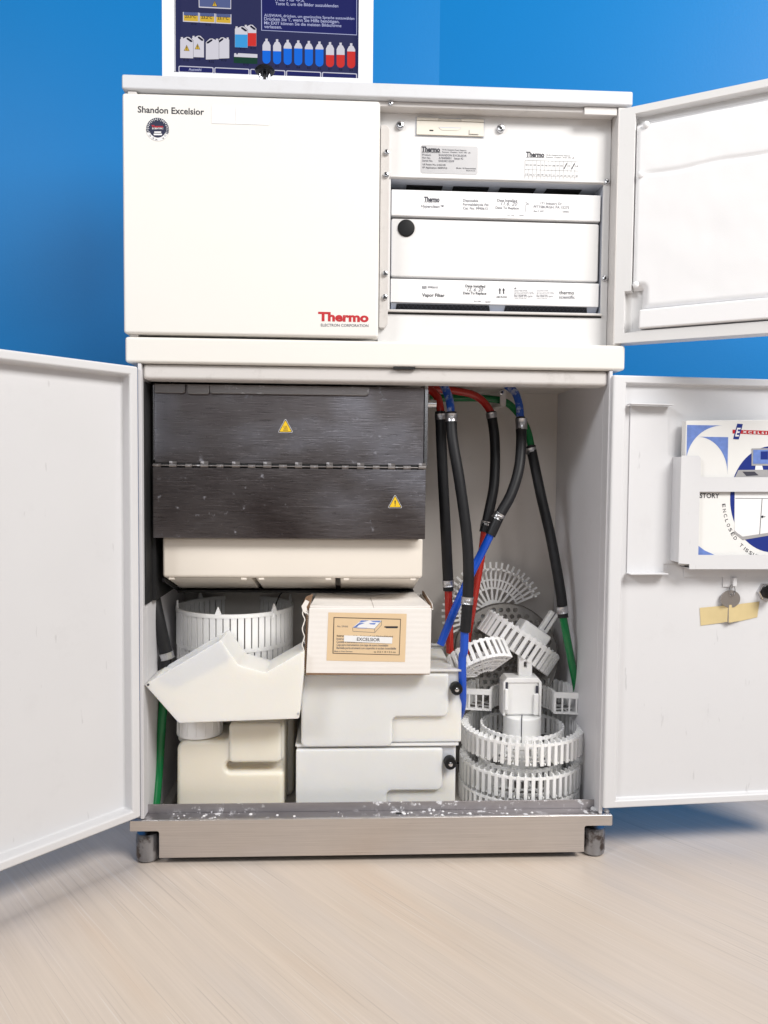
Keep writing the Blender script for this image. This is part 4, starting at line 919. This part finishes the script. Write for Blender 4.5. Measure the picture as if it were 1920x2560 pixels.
# torn corrugated edge on the left: liner, fluting, liner
m = MB(); z = bz0+0.001; pts = []
n = 30
for i in range(n+1): pts.append((-0.1045+0.0015*math.sin(i*0.9)+random.uniform(-.0006, .0006), z+(bz1+0.006-z)*i/n))
m.prism([(a-0.0006, b) for a, b in pts]+[(a+0.0008, b) for a, b in pts[::-1]], BY+0.002, BY+0.03); m.obj('torn_liner', 'card', bx)
m = MB(); fl = []
for i in range(61): fl.append((-0.1025+(0.0014 if i % 2 else -0.0010)+0.0035*(i/60)*0.9, bz0+0.002+(bz1-bz0-0.004)*i/60))
m.prism([(a-0.0004, b) for a, b in fl]+[(a+0.0004, b) for a, b in fl[::-1]], BY+0.001, BY+0.025); m.obj('fluting', 'kraft', bx)
m = MB(); m.prism(dpix([(667, 1318), (652, 1308), (661, 1290), (676, 1284), (672, 1300)], BY), BY+0.004, BY+0.006); m.obj('torn_scrap', 'kraft', bx)
m = MB(); m.prism(dpix([(655, 1322), (651, 1310), (660, 1296), (668, 1300), (662, 1312), (667, 1330)], BY), BY+0.001, BY+0.0025); m.obj('torn_scrap', 'card', bx)
m = MB(); m.prism([(-0.1006, bz0+0.0025), (-0.10, bz0-0.0004), (0.079, bz0-0.0004), (0.079, bz0+0.0004)], BY-0.0004, BY+0.003); m.obj('bottom_edge', 'kraft', bx)
kb2 = crop(800, 1510, 5.7207); Yl = BY-0.0002
m = MB(); m.prism(pix(WF, kb2, [(120, 120), (1240, 140), (1215, 828), (93, 808)], Yl), Yl-0.0002, Yl); bl = m.obj('paper_label', 'tan', bx)
Y2 = Yl-0.0004
m = MB(); o_ = [(195, 188), (1157, 213), (1137, 732), (180, 708)]; i_ = [(205, 198), (1148, 222), (1129, 724), (191, 700)]
m.plate([pix(WF, kb2, o_, Y2), pix(WF, kb2, i_, Y2)], Y2-0.00005, Y2)
def Tb(mb, body, x0, y0, x1, Y=Y2, slope=0.02, **k): mb.text(body, P(*kb2(x0, y0), Y), P(*kb2(x1, y0+(x1-x0)*slope), Y), **k)
Tb(m, 'Instrumentenschale „Assistent“ mit Edelstahldeckel', 240, 466, 1042, bold=0.02); Tb(m, 'ca. 27,5 × 15 × 5 h cm', 770, 694, 1080, bold=0.015)
m.flat(pix(WF, kb2, [(918, 322), (935, 318), (1110, 318), (1118, 330), (1105, 346), (945, 346), (940, 338), (922, 336)], Y2), Y2); m.obj('lettering', 'ink', bl)
m = MB(); Tb(m, 'No. 2910/5', 248, 330, 400)
for i, s_ in enumerate(('Instrument box, with stainless steel lid', 'Cuvette à instruments avec couvercle en acier inox', 'Caja para instrumentos con tapa de acero inoxidable', 'Bacinella porta strumenti con coperchio in acciaio inossidabile')):
    Tb(m, s_, 237, 512+i*43, (900, 940, 975, 1087)[i], slope=0.012, h=0.0034)
Tb(m, 'Made in West Germany', 204, 684, 466, slope=0.014)
def line(mb, cf, a, b, wd, Y):
    A = P(*cf(*a), Y); B = P(*cf(*b), Y); d = (B-A).normalized(); n = Vector((-d.z, 0, d.x))*wd/2; mb.flat([xz(A-n), xz(B-n), xz(B+n), xz(A+n)], Y)
for a, b in (((468, 340), (470, 390)), ((470, 390), (785, 408)), ((785, 408), (880, 300)), ((780, 352), (785, 408)), ((880, 235), (880, 300)), ((468, 335), (780, 355)), ((780, 355), (882, 240))): line(m, kb2, a, b, 0.0005, Y2)
m.obj('lettering', 'light_ink', bl)
m = MB(); m.flat(pix(WF, kb2, [(590, 232), (882, 236), (780, 352), (468, 335)], Y2), Y2+0.0001); m.obj('lid_picture', 'paper', bl)
m = MB()
for q in ([(590, 234), (700, 236), (600, 262), (560, 262)], [(560, 270), (640, 272), (560, 300), (500, 318)], [(480, 325), (560, 290), (530, 330), (480, 338)], [(720, 240), (870, 240), (850, 262), (760, 256)], [(700, 275), (800, 270), (780, 295), (720, 290)], [(520, 338), (680, 342), (670, 350), (530, 346)]): m.flat(pix(WF, kb2, q, Y2-0.0001), Y2-0.0001)
m.obj('picture_print', 'pale_blue_ink', bl)
m = MB(); m.prism(pix(WF, kb2, [(344, 448), (1036, 476), (1032, 566), (341, 536)], Y2-0.0002), Y2-0.0004, Y2-0.0002); nm = m.obj('name_strip', 'paper', bl)
m = MB(); Tb(m, 'EXCELSIOR', 527, 524, 855, Y2-0.0006, 0.034); m.obj('lettering', 'ink', nm)

# tilted wedge-shaped container
CY = 0.008
co = [(78, 908), (765, 505), (925, 735), (1170, 800), (1518, 600), (1512, 820), (1470, 1215), (385, 1255)]
q = pix(WF, kl, co, CY); zb_ = min(v for u, v in q)
tc_ = thing('wedge_tank', (q[7][0]+0.06, CY+0.05, zb_), 'tilted angular white plastic container with notched top, lying on the jerrycan', 'tank')
m = MB(); m.prism(rounded(q, [0.001, 0.002, 0.010, 0.006, 0.002, 0.002, 0.003, 0.005], 5), CY, CY+0.076); wb = m.obj('body', 'hdpe', tc_)
qv = [Vector(v_) for v_ in q]; cen_ = Vector((sum(v_.x for v_ in qv)/8, sum(v_.y for v_ in qv)/8))
mid1 = (qv[0]+qv[1])/2; d01 = (qv[1]-qv[0]).normalized(); n01 = Vector((-d01.y, d01.x))
ct = MB(); ct.prism([tuple(v_) for v_ in (qv[0]+d01*0.006+n01*0.012, qv[1]-d01*0.004+n01*0.012, qv[1]-d01*0.004-n01*0.030, qv[0]+d01*0.034-n01*0.026)], CY+0.0035, CY+0.0725); cut(wb, ct); bevel(wb, 0.0022, 3)
for (x, y) in ((110, 908), (1462, 1170)):
    p = P(*kl(x, y), CY); m = MB(); m.lathe([(0.0018, 0), (0.0018, 0.0006), (0.001, 0.0009)], (p.x, CY, p.z), (0, -1, 0), 12); m.obj('moulding_pip', 'grey_ink' if x < 500 else 'hdpe', tc_)

# jerrycan with screw cap
JY = 0.050
jx0, jx1 = P(*kl(345, 1700), JY).x+0.002, P(*kl(1330, 1700), JY).x; jzt = P(*kl(500, 1425), JY).z; jz0 = 0.0405
hx0 = P(*kl(838, 1400), JY).x; hzt = P(*kl(1000, 1240), JY).z; hzb = P(*kl(1000, 1612), JY).z
jc = thing('jerrycan', ((jx0+jx1)/2, JY+0.09, jz0), 'yellowed white jerrycan with a broad screw cap standing at the left', 'jerrycan')
m = MB(); m.prism(rounded([(jx0, jz0), (jx1, jz0), (jx1, hzt), (hx0, hzt), (hx0, jzt), (jx0+0.001, jzt)], [0.010, 0.010, 0.013, 0.013, 0.010, 0.014], 6), JY+0.004, JY+0.185); jb = m.obj('body', 'hdpe_cream', jc)
c = MB(); c.prism(rounded([(hx0-0.005, hzb-0.016), (jx1+0.02, hzb-0.016), (jx1+0.02, hzb), (hx0-0.005, hzb)], 0.0075, 5), JY-0.02, JY+0.030); cut(jb, c)
bevel(jb, 0.010, 5)
m = MB(); m.box(hx0-0.035, jx1+0.0095, JY+0.080, JY+0.180, jz0+0.0005, hzt+0.001); m.obj('rear_body', 'hdpe_cream', jc, 0.012, 4)
m = MB(); m.prism(rounded([(hx0, hzb), (jx1-0.003, hzb), (jx1-0.003, hzt-0.003), (hx0, hzt-0.003)], 0.006, 4), JY-0.001, JY+0.02); m.obj('handle_block', 'hdpe_cream', jc, 0.005, 4)
ccx = (P(*kl(358, 1330), JY+0.03).x+P(*kl(772, 1330), JY+0.03).x)/2; cr = (P(*kl(772, 1330), JY+0.03).x-P(*kl(358, 1330), JY+0.03).x)/2
m = MB(); m.lathe([(cr*0.92, -0.006), (cr*0.92, 0.006)], (ccx, JY+0.0395, jzt), n=36); m.obj('neck', 'hdpe_cream', jc)
m = MB(); m.lathe([(cr*0.99, 0), (cr, 0.001), (cr*0.985, 0.003), (cr*0.965, 0.0235), (cr*0.92, 0.026), (cr*0.2, 0.0265)], (ccx, JY+0.0395, jzt+0.0015), n=48); cp = m.obj('screw_cap', 'white', jc)
for k in range(16):
    a = 2*math.pi*k/16; m = MB(); m.cyl((ccx+cr*0.975*math.cos(a), JY+0.0395+cr*0.975*math.sin(a), jzt+0.005), (ccx+cr*0.96*math.cos(a), JY+0.0395+cr*0.96*math.sin(a), jzt+0.0245), 0.0013, n=8); m.obj('grip_rib', 'white', cp)

# ================================================================== round basket behind
RBY = 0.184
a = P(*kl(370, 195), RBY); b = P(*kl(1420, 172), RBY); Rb = (b.x-a.x)/2; bc = (b.x+a.x)/2; bzt = (a.z+b.z)/2
bzb = 0.2315
rb = thing('round_basket', (bc, RBY, bzb), 'round white slatted basket standing behind the tilted container', 'basket')
H1 = 0.052; zt = bzt-bzb
def ring(name, r0, r1, z0, z1, par, n=64, mat='white'): m = MB(); m.arcband(r0, r1, z0, z1, 0, 2*math.pi, n); return m.obj(name, mat, par, loc=ORG.get(par, Vector()))
ring('top_rim', Rb-0.004, Rb, zt-0.006, zt, rb); ring('middle_ring', Rb-0.0045, Rb-0.0005, zt-0.060, zt-0.054, rb); ring('base_ring', Rb-0.005, Rb-0.001, 0, 0.006, rb)
m = MB(); m.lathe([(Rb-0.004, 0.0), (Rb-0.004, 0.002)], (0, 0, 0), n=40); m.obj('base_plate', 'white', rb, loc=ORG[rb])
def slat_mesh(w_, t_, z0, z1, name, mat, par, fin=0):
    m = MB(); m.box(-t_/2, t_/2, -w_/2, w_/2, z0, z1)
    if fin: m.box(-t_/2-fin, -t_/2-0.0001, -0.0009, 0.0009, z0+(z1-z0)*0.02, z1+0.0022)
    return m.obj(name, mat, par, loc=ORG.get(par, Vector()))
def slats(par, n, r, w_, t_, z0, z1, a0=0.0, a1=2*math.pi, name='slat', mat='white', fin=0):
    s0 = slat_mesh(w_, t_, z0, z1, name, mat, par, fin); full = abs(a1-a0) > 6.28
    for i in range(n):
        a = a0+(a1-a0)*(i+0.5)/n; o = s0 if i == 0 else copy_obj(s0, par)
        o.location = (r*math.cos(a), r*math.sin(a), 0); o.rotation_euler = (0, 0, a)
slats(rb, 54, Rb-0.0022, 2*math.pi*Rb/54*0.80, 0.0028, zt-0.054, zt-0.006); slats(rb, 54, Rb-0.0027, 2*math.pi*Rb/54*0.78, 0.0026, 0.006, zt-0.060, 0.05, 0.05+2*math.pi)
m = MB(); m.tube(spline([(0.066, -0.060, zt-0.006), (0.074, -0.035, zt+0.018), (0.078, 0.0, zt+0.024), (0.060, 0.045, zt+0.022)]), 0.0011, 6); m.obj('wire_handle', 'black', rb, loc=ORG[rb])
m = MB(); m.lathe([(0.005, -0.003), (0.005, 0.003)], (0.0655, -0.0640, zt-0.006), (0, -1, 0), 16); m.obj('handle_lug', 'white', rb, loc=ORG[rb])
for a_ in (-62, 62, 118, -118, 0, 180):
    q = R_(a_+20); m = MB(); m.prism([(-0.005, zt), (0.005, zt), (0.0, zt+0.012)], -0.0015, 0.0015); o = m.obj('rim_peg', 'white', rb, loc=ORG[rb]); o.location = ((Rb-0.002)*math.cos(q), (Rb-0.002)*math.sin(q), 0); o.rotation_euler = (0, 0, q+math.pi/2)

# ================================================================== ring-shaped specimen baskets
def basket(name, label, loc, rot, R=0.0975, r=0.064, h=0.036, a0=0.0, a1=2*math.pi, n=54, hub=None, ends=True, splits=(), group='white ring-shaped specimen baskets', cat='basket', wr=0.44, fin=0.0085, single=True):
    t = thing(name, loc, label, cat, group, rot=rot)
    full = abs(a1-a0) > 6.28; N = max(24, int(64*(a1-a0)/6.28))
    def pt(m, nm, kind=None): return m.obj(nm, 'white', t, smooth=35, kind=kind)
    m = MB(); m.arcband(R-0.0028, R-0.0002, h*0.86, h*0.97, a0, a1, N); pt(m, 'outer_band')
    m = MB(); m.arcband(r, r+0.0024, h*0.84, h*0.97, a0, a1, N); pt(m, 'inner_band')
    m = MB(); m.arcband(r+0.0003, r+0.0021, 0.0005, 0.003, a0, a1, N); pt(m, 'inner_foot_ring')
    m = MB(); m.arcband((R+r)/2-0.001, (R+r)/2+0.001, 0.0006, 0.0024, a0, a1, N); pt(m, 'floor_ring')
    w_ = (a1-a0)*R/n*wr
    if single: slats(t, n, R-0.0012, w_, 0.0026, 0.0, h, a0, a1, fin=fin)
    m = MB(); ni = int(n*0.72)
    if not single:
        for i in range(n):
            a = a0+(a1-a0)*(i+0.5)/n; m.obox(Vector(((R-0.0012)*math.cos(a), (R-0.0012)*math.sin(a), h/2)), (0.0036, w_, h), Matrix.Rotation(a, 3, 'Z'))
        tag(pt(m, 'outer_slats'), kind='stuff'); m = MB()
    for i in range(ni):
        a = a0+(a1-a0)*(i+0.5)/ni; m.obox(Vector(((r+0.0012)*math.cos(a), (r+0.0012)*math.sin(a), h/2)), (0.0034, (a1-a0)*r/ni*0.5, h), Matrix.Rotation(a, 3, 'Z'))
    tag(pt(m, 'inner_slats'), kind='stuff')
    m = MB(); nr = int(n*0.5)
    for i in range(nr):
        a = a0+(a1-a0)*(i+0.5)/nr; m.obox(Vector(((R+r)/2*math.cos(a), (R+r)/2*math.sin(a), 0.0018)), (R-r-0.003, 0.0022, 0.0022), Matrix.Rotation(a, 3, 'Z'))
    tag(pt(m, 'floor_ribs'), kind='stuff')
    if hub:
        m = MB(); m.lathe([(hub[0], 0.0), (hub[0], hub[1]-0.002), (hub[0]-0.002, hub[1]), (hub[0]*0.5, hub[1]+0.0005)], (0, 0, 0), n=40); pt(m, 'hub')
        m = MB()
        for k in range(6):
            a = a0+(a1-a0)*(k+0.5)/6; rr_ = (hub[0]+r)/2; m.obox(Vector((rr_*math.cos(a), rr_*math.sin(a), 0.002)), (r-hub[0]+0.004, 0.008, 0.003), Matrix.Rotation(a, 3, 'Z'))
        pt(m, 'spokes')
    if not full and ends:                            # flat slotted end walls
        for a in (a0, a1):
            c, s = math.cos(a), math.sin(a); M3 = Matrix.Rotation(a, 3, 'Z'); m = MB(); mid_ = (R+r)/2; wd = R-r
            e = 0.0012*(1 if a == a0 else -1); off = Vector((-s*e, c*e, 0))
            m.obox(Vector((mid_*c, mid_*s, h*0.86))+off, (wd, 0.0022, h*0.26), M3); m.obox(Vector((mid_*c, mid_*s, 0.002))+off, (wd, 0.0022, 0.003), M3)
            for k in range(5): rr_ = r+0.002+(wd-0.004)*k/4; m.obox(Vector((rr_*c, rr_*s, h*0.38))+off, (0.0026, 0.0020, h*0.74), M3)
            pt(m, 'end_wall')
    return t
BC = P(*k9(695, 1500), 0.130); bcx = BC.x
zA0, zB0 = 0.1265, 0.0753; hb = 0.0340
basket('specimen_basket', 'ring-shaped white basket at the very bottom of the stack, mostly hidden by the steel threshold', (bcx-0.003, 0.131, 0.0405), (0, 0, 0.3), h=0.0300)
bB = basket('specimen_basket', 'ring-shaped white basket second from the bottom of the stack', (bcx-0.002, 0.130, zB0), (0, 0, 0.1), h=hb, hub=(0.0305, 0.0500))
gA = R_(-102.6)
bA = basket('specimen_basket', 'ring-shaped white basket with split round hub, third from the bottom', (bcx, 0.129, zA0), (0, 0, 0.0), h=hb, hub=(0.0305, 0.0495), a0=gA+R_(1.2), a1=gA+R_(358.8), ends=False)
m = MB(); m.box(-0.0007, 0.0007, -0.0309, -0.0290, 0.012, 0.0496); m.box(-0.0007, 0.0007, -0.0308, 0.030, 0.0492, 0.0504); m.obj('hub_split', 'grey_ink', bA, rot=(0, 0, -0.25))
bD = basket('specimen_basket', 'half-ring white basket on top of the stack, its flat ends facing forward', (bcx, 0.128, zA0+0.0512), (0, 0, -0.16), R=0.0985, r=0.050, h=0.036, a0=0.0, a1=math.pi, n=27)
# white clamp block with slotted stem standing on the hub
hy = 0.112
q = pix(WF, k9, [(540, 1095), (565, 1078), (835, 1085), (862, 1115), (862, 1370), (535, 1350)], hy)
gb = thing('basket_handle', ((q[4][0]+q[5][0])/2, hy+0.02, q[5][1]), 'white plastic lifting handle with slotted stem on top of the basket stack', 'handle')
x0, x1 = q[5][0], q[4][0]; z0 = zA0+0.0508; z1 = q[1][1]
m = MB(); m.box(x0+0.0045, x1-0.0045, hy+0.002, hy+0.034, z0, z1); m.obj('block', 'white', gb, 0.005, 4)
m = MB(); m.prism(rounded([(x0, z0), (x0, z1-0.006), (x0+0.006, z1+0.0012), (x1-0.006, z1+0.0012), (x1, z1-0.006), (x1, z0), (x1-0.004, z0), (x1-0.0045, z1-0.007), (x0+0.0045, z1-0.007), (x0+0.004, z0)], 0.0012), hy, hy+0.0320); m.obj('yoke', 'white', gb, 0.0015)
for (xa, ya, xb, yb) in ((552, 1165, 580, 1350), (800, 1205, 838, 1390)):
    a = P(*k9(xa, ya), hy-0.004); b = P(*k9(xb, yb), hy-0.004); m = MB(); m.box(a.x, b.x, hy-0.005, hy-0.0005, max(b.z, z0-0.001), a.z); m.obj('prong', 'white', gb, 0.002, 3)
for (xa, ya, xb, yb) in ((558, 1108, 578, 1165), (815, 1138, 836, 1200)):
    a = P(*k9(xa, ya), hy-0.0004); b = P(*k9(xb, yb), hy-0.0004); m = MB(); m.box(a.x, b.x, hy-0.0004, hy-0.0001, b.z, a.z); m.obj('slot', 'grey_ink', gb)
a = P(*k9(665, 890), hy+0.02); b = P(*k9(775, 1075), hy+0.02); sw = b.x-a.x; sxm = (a.x+b.x)/2
sl_ = pix(WF, k9, [(707, 925), (735, 925), (735, 978), (707, 978)], hy+0.02)
m = MB(); m.plate([rounded([(a.x, z1), (b.x, z1), (b.x, a.z-0.001), (b.x-0.004, a.z), (sxm+0.004, a.z-0.001), (sxm+0.003, a.z-0.004), (sxm-0.003, a.z-0.004), (sxm-0.004, a.z-0.001), (a.x+0.004, a.z), (a.x, a.z-0.001)], 0.0008), rounded(sl_, 0.0012)], hy+0.015, hy+0.025); m.obj('slotted_stem', 'white', gb, 0.0012)

# tilted loose baskets, strainer and fan above the stack
p = P(*k9(757, 820), 0.125); rotE = Matrix.Rotation(R_(34.5), 3, 'Y') @ Matrix.Rotation(R_(-6), 3, 'X')
e = rotE.to_euler(); hE = 0.0375
bE = basket('specimen_basket', 'half-ring white basket tipped sideways with stub handle, leaning on the side wall', p - rotE @ Vector((0, -0.072, hE/2)), e, R=0.0725, r=0.045, h=hE, a0=math.pi*1.02, a1=math.pi*1.98, n=19, wr=0.58, fin=0.003)
m = MB(); m.arcband(0.0, 0.0715, hE*0.80, hE*0.90, math.pi*1.02, math.pi*1.98, 30); m.obj('cover', 'white', bE)
m = MB(); m.box(-0.024, 0.028, -0.055, -0.015, hE*0.9, hE*0.9+0.022); m.obj('hub', 'white', bE, 0.003)
m = MB(); m.box(0.006, 0.022, -0.043, -0.031, hE*0.9+0.022, hE*0.9+0.060); m.obj('stub_handle', 'white', bE, 0.003, 3)
m = MB(); m.box(0.0132, 0.0148, -0.0436, -0.0430, hE*0.9+0.026, hE*0.9+0.0595); m.obj('handle_groove', 'light_ink', bE)
# a basket half lying on its back: its slotted end wall and floor show
rotF = Matrix.Rotation(R_(-20), 3, 'Y') @ Matrix.Rotation(R_(-42), 3, 'X') @ Matrix.Rotation(R_(8), 3, 'Z')
RF, hF = 0.060, 0.036; fa0, fa1 = R_(-150), R_(-42)
p = P(1205, 1622, 0.088)
tF = basket('specimen_basket', 'small white slotted basket piece lying on its side between blue hose and strainer', p-rotF @ Vector((0, -RF, hF/2)), rotF.to_euler(), R=RF, r=0.016, h=hF, a0=fa0, a1=fa1, n=11, wr=0.56, fin=0.004, ends=False)
m = MB(); m.arcband(RF-0.003, RF-0.0004, 0.0003, 0.005, fa0, fa1, 24); m.obj('outer_foot_band', 'white', tF)
for rr_ in (0.030, 0.046): m = MB(); m.arcband(rr_, rr_+0.004, 0.0004, 0.003, fa0, fa1, 24); m.obj('floor_ring', 'white', tF)
for a_ in (fa0, fa1):
    m = MB(); m.obox(Vector(((RF+0.016)/2*math.cos(a_), (RF+0.016)/2*math.sin(a_), hF/2)), (RF-0.016, 0.0026, hF), Matrix.Rotation(a_, 3, 'Z')); m.obj('end_wall', 'white', tF, 0.0008)
# perforated steel disc
gc = P(*k9(560, 880), 0.205); RG = 0.0885
loops = [circle(0, 0, RG, 64)]
for i in range(-7, 8):
    for j in range(-8, 9):
        x = i*0.0125+(j % 2)*0.00625; z = j*0.0110
        if math.hypot(x, z) < RG-0.009: loops.append(circle(x, z, 0.0041, 10))
m = MB(); m.plate(loops, -0.0012, 0.0012)
sd = thing('strainer', gc, 'round perforated grey steel strainer disc leaning behind the loose baskets', 'strainer', rot=(R_(-14), 0, 0)); m.obj('disc', 'disc', sd, smooth=0)
m = MB(); m.tube([(RG*math.cos(2*math.pi*k/64), 0, RG*math.sin(2*math.pi*k/64)) for k in range(65)], 0.0018, 6); m.obj('rolled_edge', 'disc', sd)
# fan-shaped basket half against the back wall
hc = P(*k9(450, 525), 0.235); RH = 0.090
fan = thing('specimen_basket', hc, 'fan-shaped white basket half standing upright against the back wall', 'basket', 'white ring-shaped specimen baskets', rot=(R_(90-6), 0, 0))
A0, A1 = R_(24), R_(204)
for r0, r1 in ((0.084, 0.088), (0.064, 0.0672), (0.048, 0.0515)):
    m = MB(); m.arcband(RH*r0/0.1, RH*r1/0.1, 0.0, 0.003, A0, A1, 44); m.obj('arc_ring', 'white', fan)
m = MB(); m.arcband(0.0, RH*0.27, 0.0, 0.004, A0, A1, 24); m.obj('hub', 'white', fan)
m = MB(); L_ = RH*(1.0-0.27); m.box(0, L_, -0.0018, 0.0018, 0.0002, 0.0034); r0_ = m.obj('rib', 'white', fan); nrib = 27
for i in range(nrib):
    a = A0+(A1-A0)*i/(nrib-1); o = r0_ if i == 0 else copy_obj(r0_, fan)
    inner = RH*(0.27 if i % 2 == 0 else 0.50); o.location = (inner*math.cos(a), inner*math.sin(a), 0); o.rotation_euler = (0, 0, a); o.scale.x = (RH-inner)/L_
m = MB()
for i in range(nrib-1):
    a = A0+(A1-A0)*i/(nrib-1); m.obox(Vector((RH*0.86*math.cos(a), RH*0.86*math.sin(a), 0.012)), (0.003, 0.003, 0.02), Matrix.Rotation(a, 3, 'Z'))
tag(m.obj('wall_pegs', 'white', fan), kind='stuff')

# ================================================================== on the lower right door: manual, key, tape
def door_root(name, label, cat, x, y, z):
    o = bpy.data.objects.new(name, None); COL.objects.link(o); o.empty_display_size = 0.02
    o.location = FR.o + FR.M @ Vector((x, y, z)); o.rotation_euler = (0, 0, FR.rz); ORG[o] = Vector((x, y, z)); return tag(o, label, cat)
YK = -0.0125
bk = Lr(km, [(107, 90), (1500, 75), (1500, 1600), (60, 1600)], YK)
man = door_root('instruction_manual', 'white instruction manual with blue printed cover in the door holder', 'manual', bk[3][0]+0.05, YK, bk[3][1])
m = MB(); m.prism(bk, YK, YK+0.012); m.obj('cover', 'paper_old', man, 0.0008)
def Bk(col, layer, pts, name='cover_print'):
    y = YK-0.0002-layer*0.0002; m = MB(); m.flat(Lr(km, pts, y), y); m.obj(name, col, man)
def arcp(cx_, cy_, r, a0, a1, n=18, ry=None): return [(cx_+r*math.cos(R_(a0+(a1-a0)*k/n)), cy_-(ry or r)*math.sin(R_(a0+(a1-a0)*k/n))) for k in range(n+1)]
Bk('pale_blue_ink', 0, [(116, 135), (490, 141)]+arcp(490, 540, 385, 90, 180, ry=400)[1:]+[(108, 540)])
Bk('pale_blue_ink', 0, [(235, 258), (545, 262), (536, 650)]+arcp(225, 640, 312, 0, 90, ry=382))
Bk('pale_blue_ink', 0, [(232, 1395), (300, 1445), (405, 1492), (228, 1492)])
Bk('red_ink', 0, [(590, 184), (1500, 215), (1500, 262), (590, 224)])
Bk('blue_ink', 1, [(640, 122), (698, 126), (655, 286), (596, 282)])
m = MB(); y = YK-0.0008; m.text('E', FR.P(*km(616, 252), y), FR.P(*km(672, 254), y), h=0.0125, bold=0.02, shear=0.3)
m.text('X C E L S I O R', FR.P(*km(694, 220), y), FR.P(*km(1060, 236), y), h=0.0034, bold=0.03); m.obj('lettering', 'paper', man)
m = MB(); y = YK-0.0002; m.text('STORY', FR.P(*km(247, 896), y), FR.P(*km(452, 898), y), bold=0.02); m.obj('lettering', 'ink', man)
c0 = (1010, 900); rc = 445
Bk('blue_ink', 0, arcp(c0[0], c0[1]+10, rc, 0, 360, 64, ry=555)[:-1])
# picture of the machine
Bk('paper', 1, [(612, 835), (650, 605), (1200, 600), (1200, 1240), (690, 1310), (610, 1235)]); Bk('silver', 2, [(650, 605), (1200, 600), (1200, 690), (612, 690)])
Bk('silver', 2, [(608, 1240), (696, 1300), (1200, 1225), (1200, 1250), (700, 1335), (610, 1265)]); Bk('grey_ink', 2, [(896, 905), (902, 905), (876, 1278), (870, 1278)]); Bk('grey_ink', 2, [(620, 898), (1200, 902), (1200, 906), (620, 903)])
Bk('ink', 3, arcp(903, 1093, 13, 0, 360, 12)[:-1]); Bk('ink', 3, arcp(927, 1092, 6, 0, 360, 8)[:-1]); Bk('grey_ink', 3, [(692, 622), (820, 622), (862, 660), (735, 668)])
Bk('silver', 2, [(790, 380), (1200, 376), (1200, 560), (788, 560)]); Bk('pale_blue_ink', 3, [(806, 395), (1200, 392), (1200, 540), (804, 540)]); Bk('blue_ink', 4, [(885, 412), (960, 410), (960, 495), (883, 495)]); Bk('paper', 2, [(830, 560), (900, 560), (910, 605), (825, 605)])
# ring of lettering round the picture
m = MB(); y = YK-0.0002
tx = 'ENCLOSED TISSUE PROCESSOR'; a = 186
for ch in tx:
    if ch != ' ':
        ca, sa = math.cos(R_(a)), math.sin(R_(a)); X = c0[0]+530*ca; Yy = c0[1]+10-645*sa
        da = R_(a+90); wx = {'I': 8, 'L': 26}.get(ch, 34)
        dx, dy = -530*math.sin(R_(a)), -645*math.cos(R_(a)); ln = math.hypot(dx, dy); dx, dy = dx/ln, dy/ln
        A = FR.P(*km(X-dx*wx/2, Yy-dy*wx/2), y); B = FR.P(*km(X+dx*wx/2, Yy+dy*wx/2), y); m.text(ch, A, B, h=0.0052)
    a += 3.2 if ch in 'I' else 4.9
m.obj('lettering', 'ink', man)
# key hanging on the hook, held with masking tape
yk = 0.0030
kc = FR.P(*kr(1033, 1785), yk); key = door_root('key', 'round-headed nickel key hanging from the hook on the door', 'key', kc.x, yk, kc.z-0.03)
rk = abs(FR.P(*kr(1105, 1785), yk).x-FR.P(*kr(960, 1785), yk).x)/2
m = MB(); hx = FR.P(*kr(1040, 1745), yk); m.plate([circle(kc.x, kc.z, rk, 32, rk*0.85), circle(hx.x, hx.z-0.001, 0.0016, 12)], yk-0.001, yk+0.001); m.obj('head', 'key', key, 0.0004)
m = MB(); m.box(kc.x-0.0035, kc.x+0.0035, yk-0.0008, yk+0.0008, kc.z-0.036, kc.z-rk*0.8); m.obj('blade', 'key', key, 0.0004)
m = MB(); m.tube([(hx.x+0.0045*math.cos(R_(t_)), yk-0.0022+0.001*math.sin(R_(t_)), hx.z+0.005+0.008*math.sin(R_(t_))) for t_ in range(0, 361, 15)], 0.0006, 6); m.obj('key_ring', 'chrome', key)
tpz = FR.P(*kr(1025, 1985), 0.0)
tape = door_root('masking_tape', 'strip of yellowed masking tape over the key on the door', 'tape', tpz.x, 0.006, tpz.z)
top = [(805, 1852), (960, 1838), (1000, 1832), (1035, 1830), (1070, 1832), (1110, 1822), (1252, 1805)]; bot = [(812, 1985), (960, 1965), (1000, 1958), (1035, 1962), (1070, 1955), (1110, 1950), (1235, 1922)]
yy = [0.0078, 0.0072, 0.0035, 0.0014, 0.0035, 0.0072, 0.0078]
m = MB(); rows_ = []
for e_ in (0, 0.00025):
    A = [m.bm.verts.new(FR.P(*kr(*p_), y_+e_)) for p_, y_ in zip(top, yy)]; B = [m.bm.verts.new(FR.P(*kr(*p_), y_+e_)) for p_, y_ in zip(bot, yy)]; rows_.append((A, B))
for A, B in rows_:
    for i in range(len(A)-1): m.bm.faces.new((A[i], A[i+1], B[i+1], B[i]))
(A, B), (C_, D_) = rows_
ed = A+B[::-1]; ed2 = C_+D_[::-1]
for i in range(len(ed)): m.bm.faces.new((ed[i], ed[(i+1) % len(ed)], ed2[(i+1) % len(ed)], ed2[i]))
m.obj('tape_strip', 'tape', tape, smooth=60)
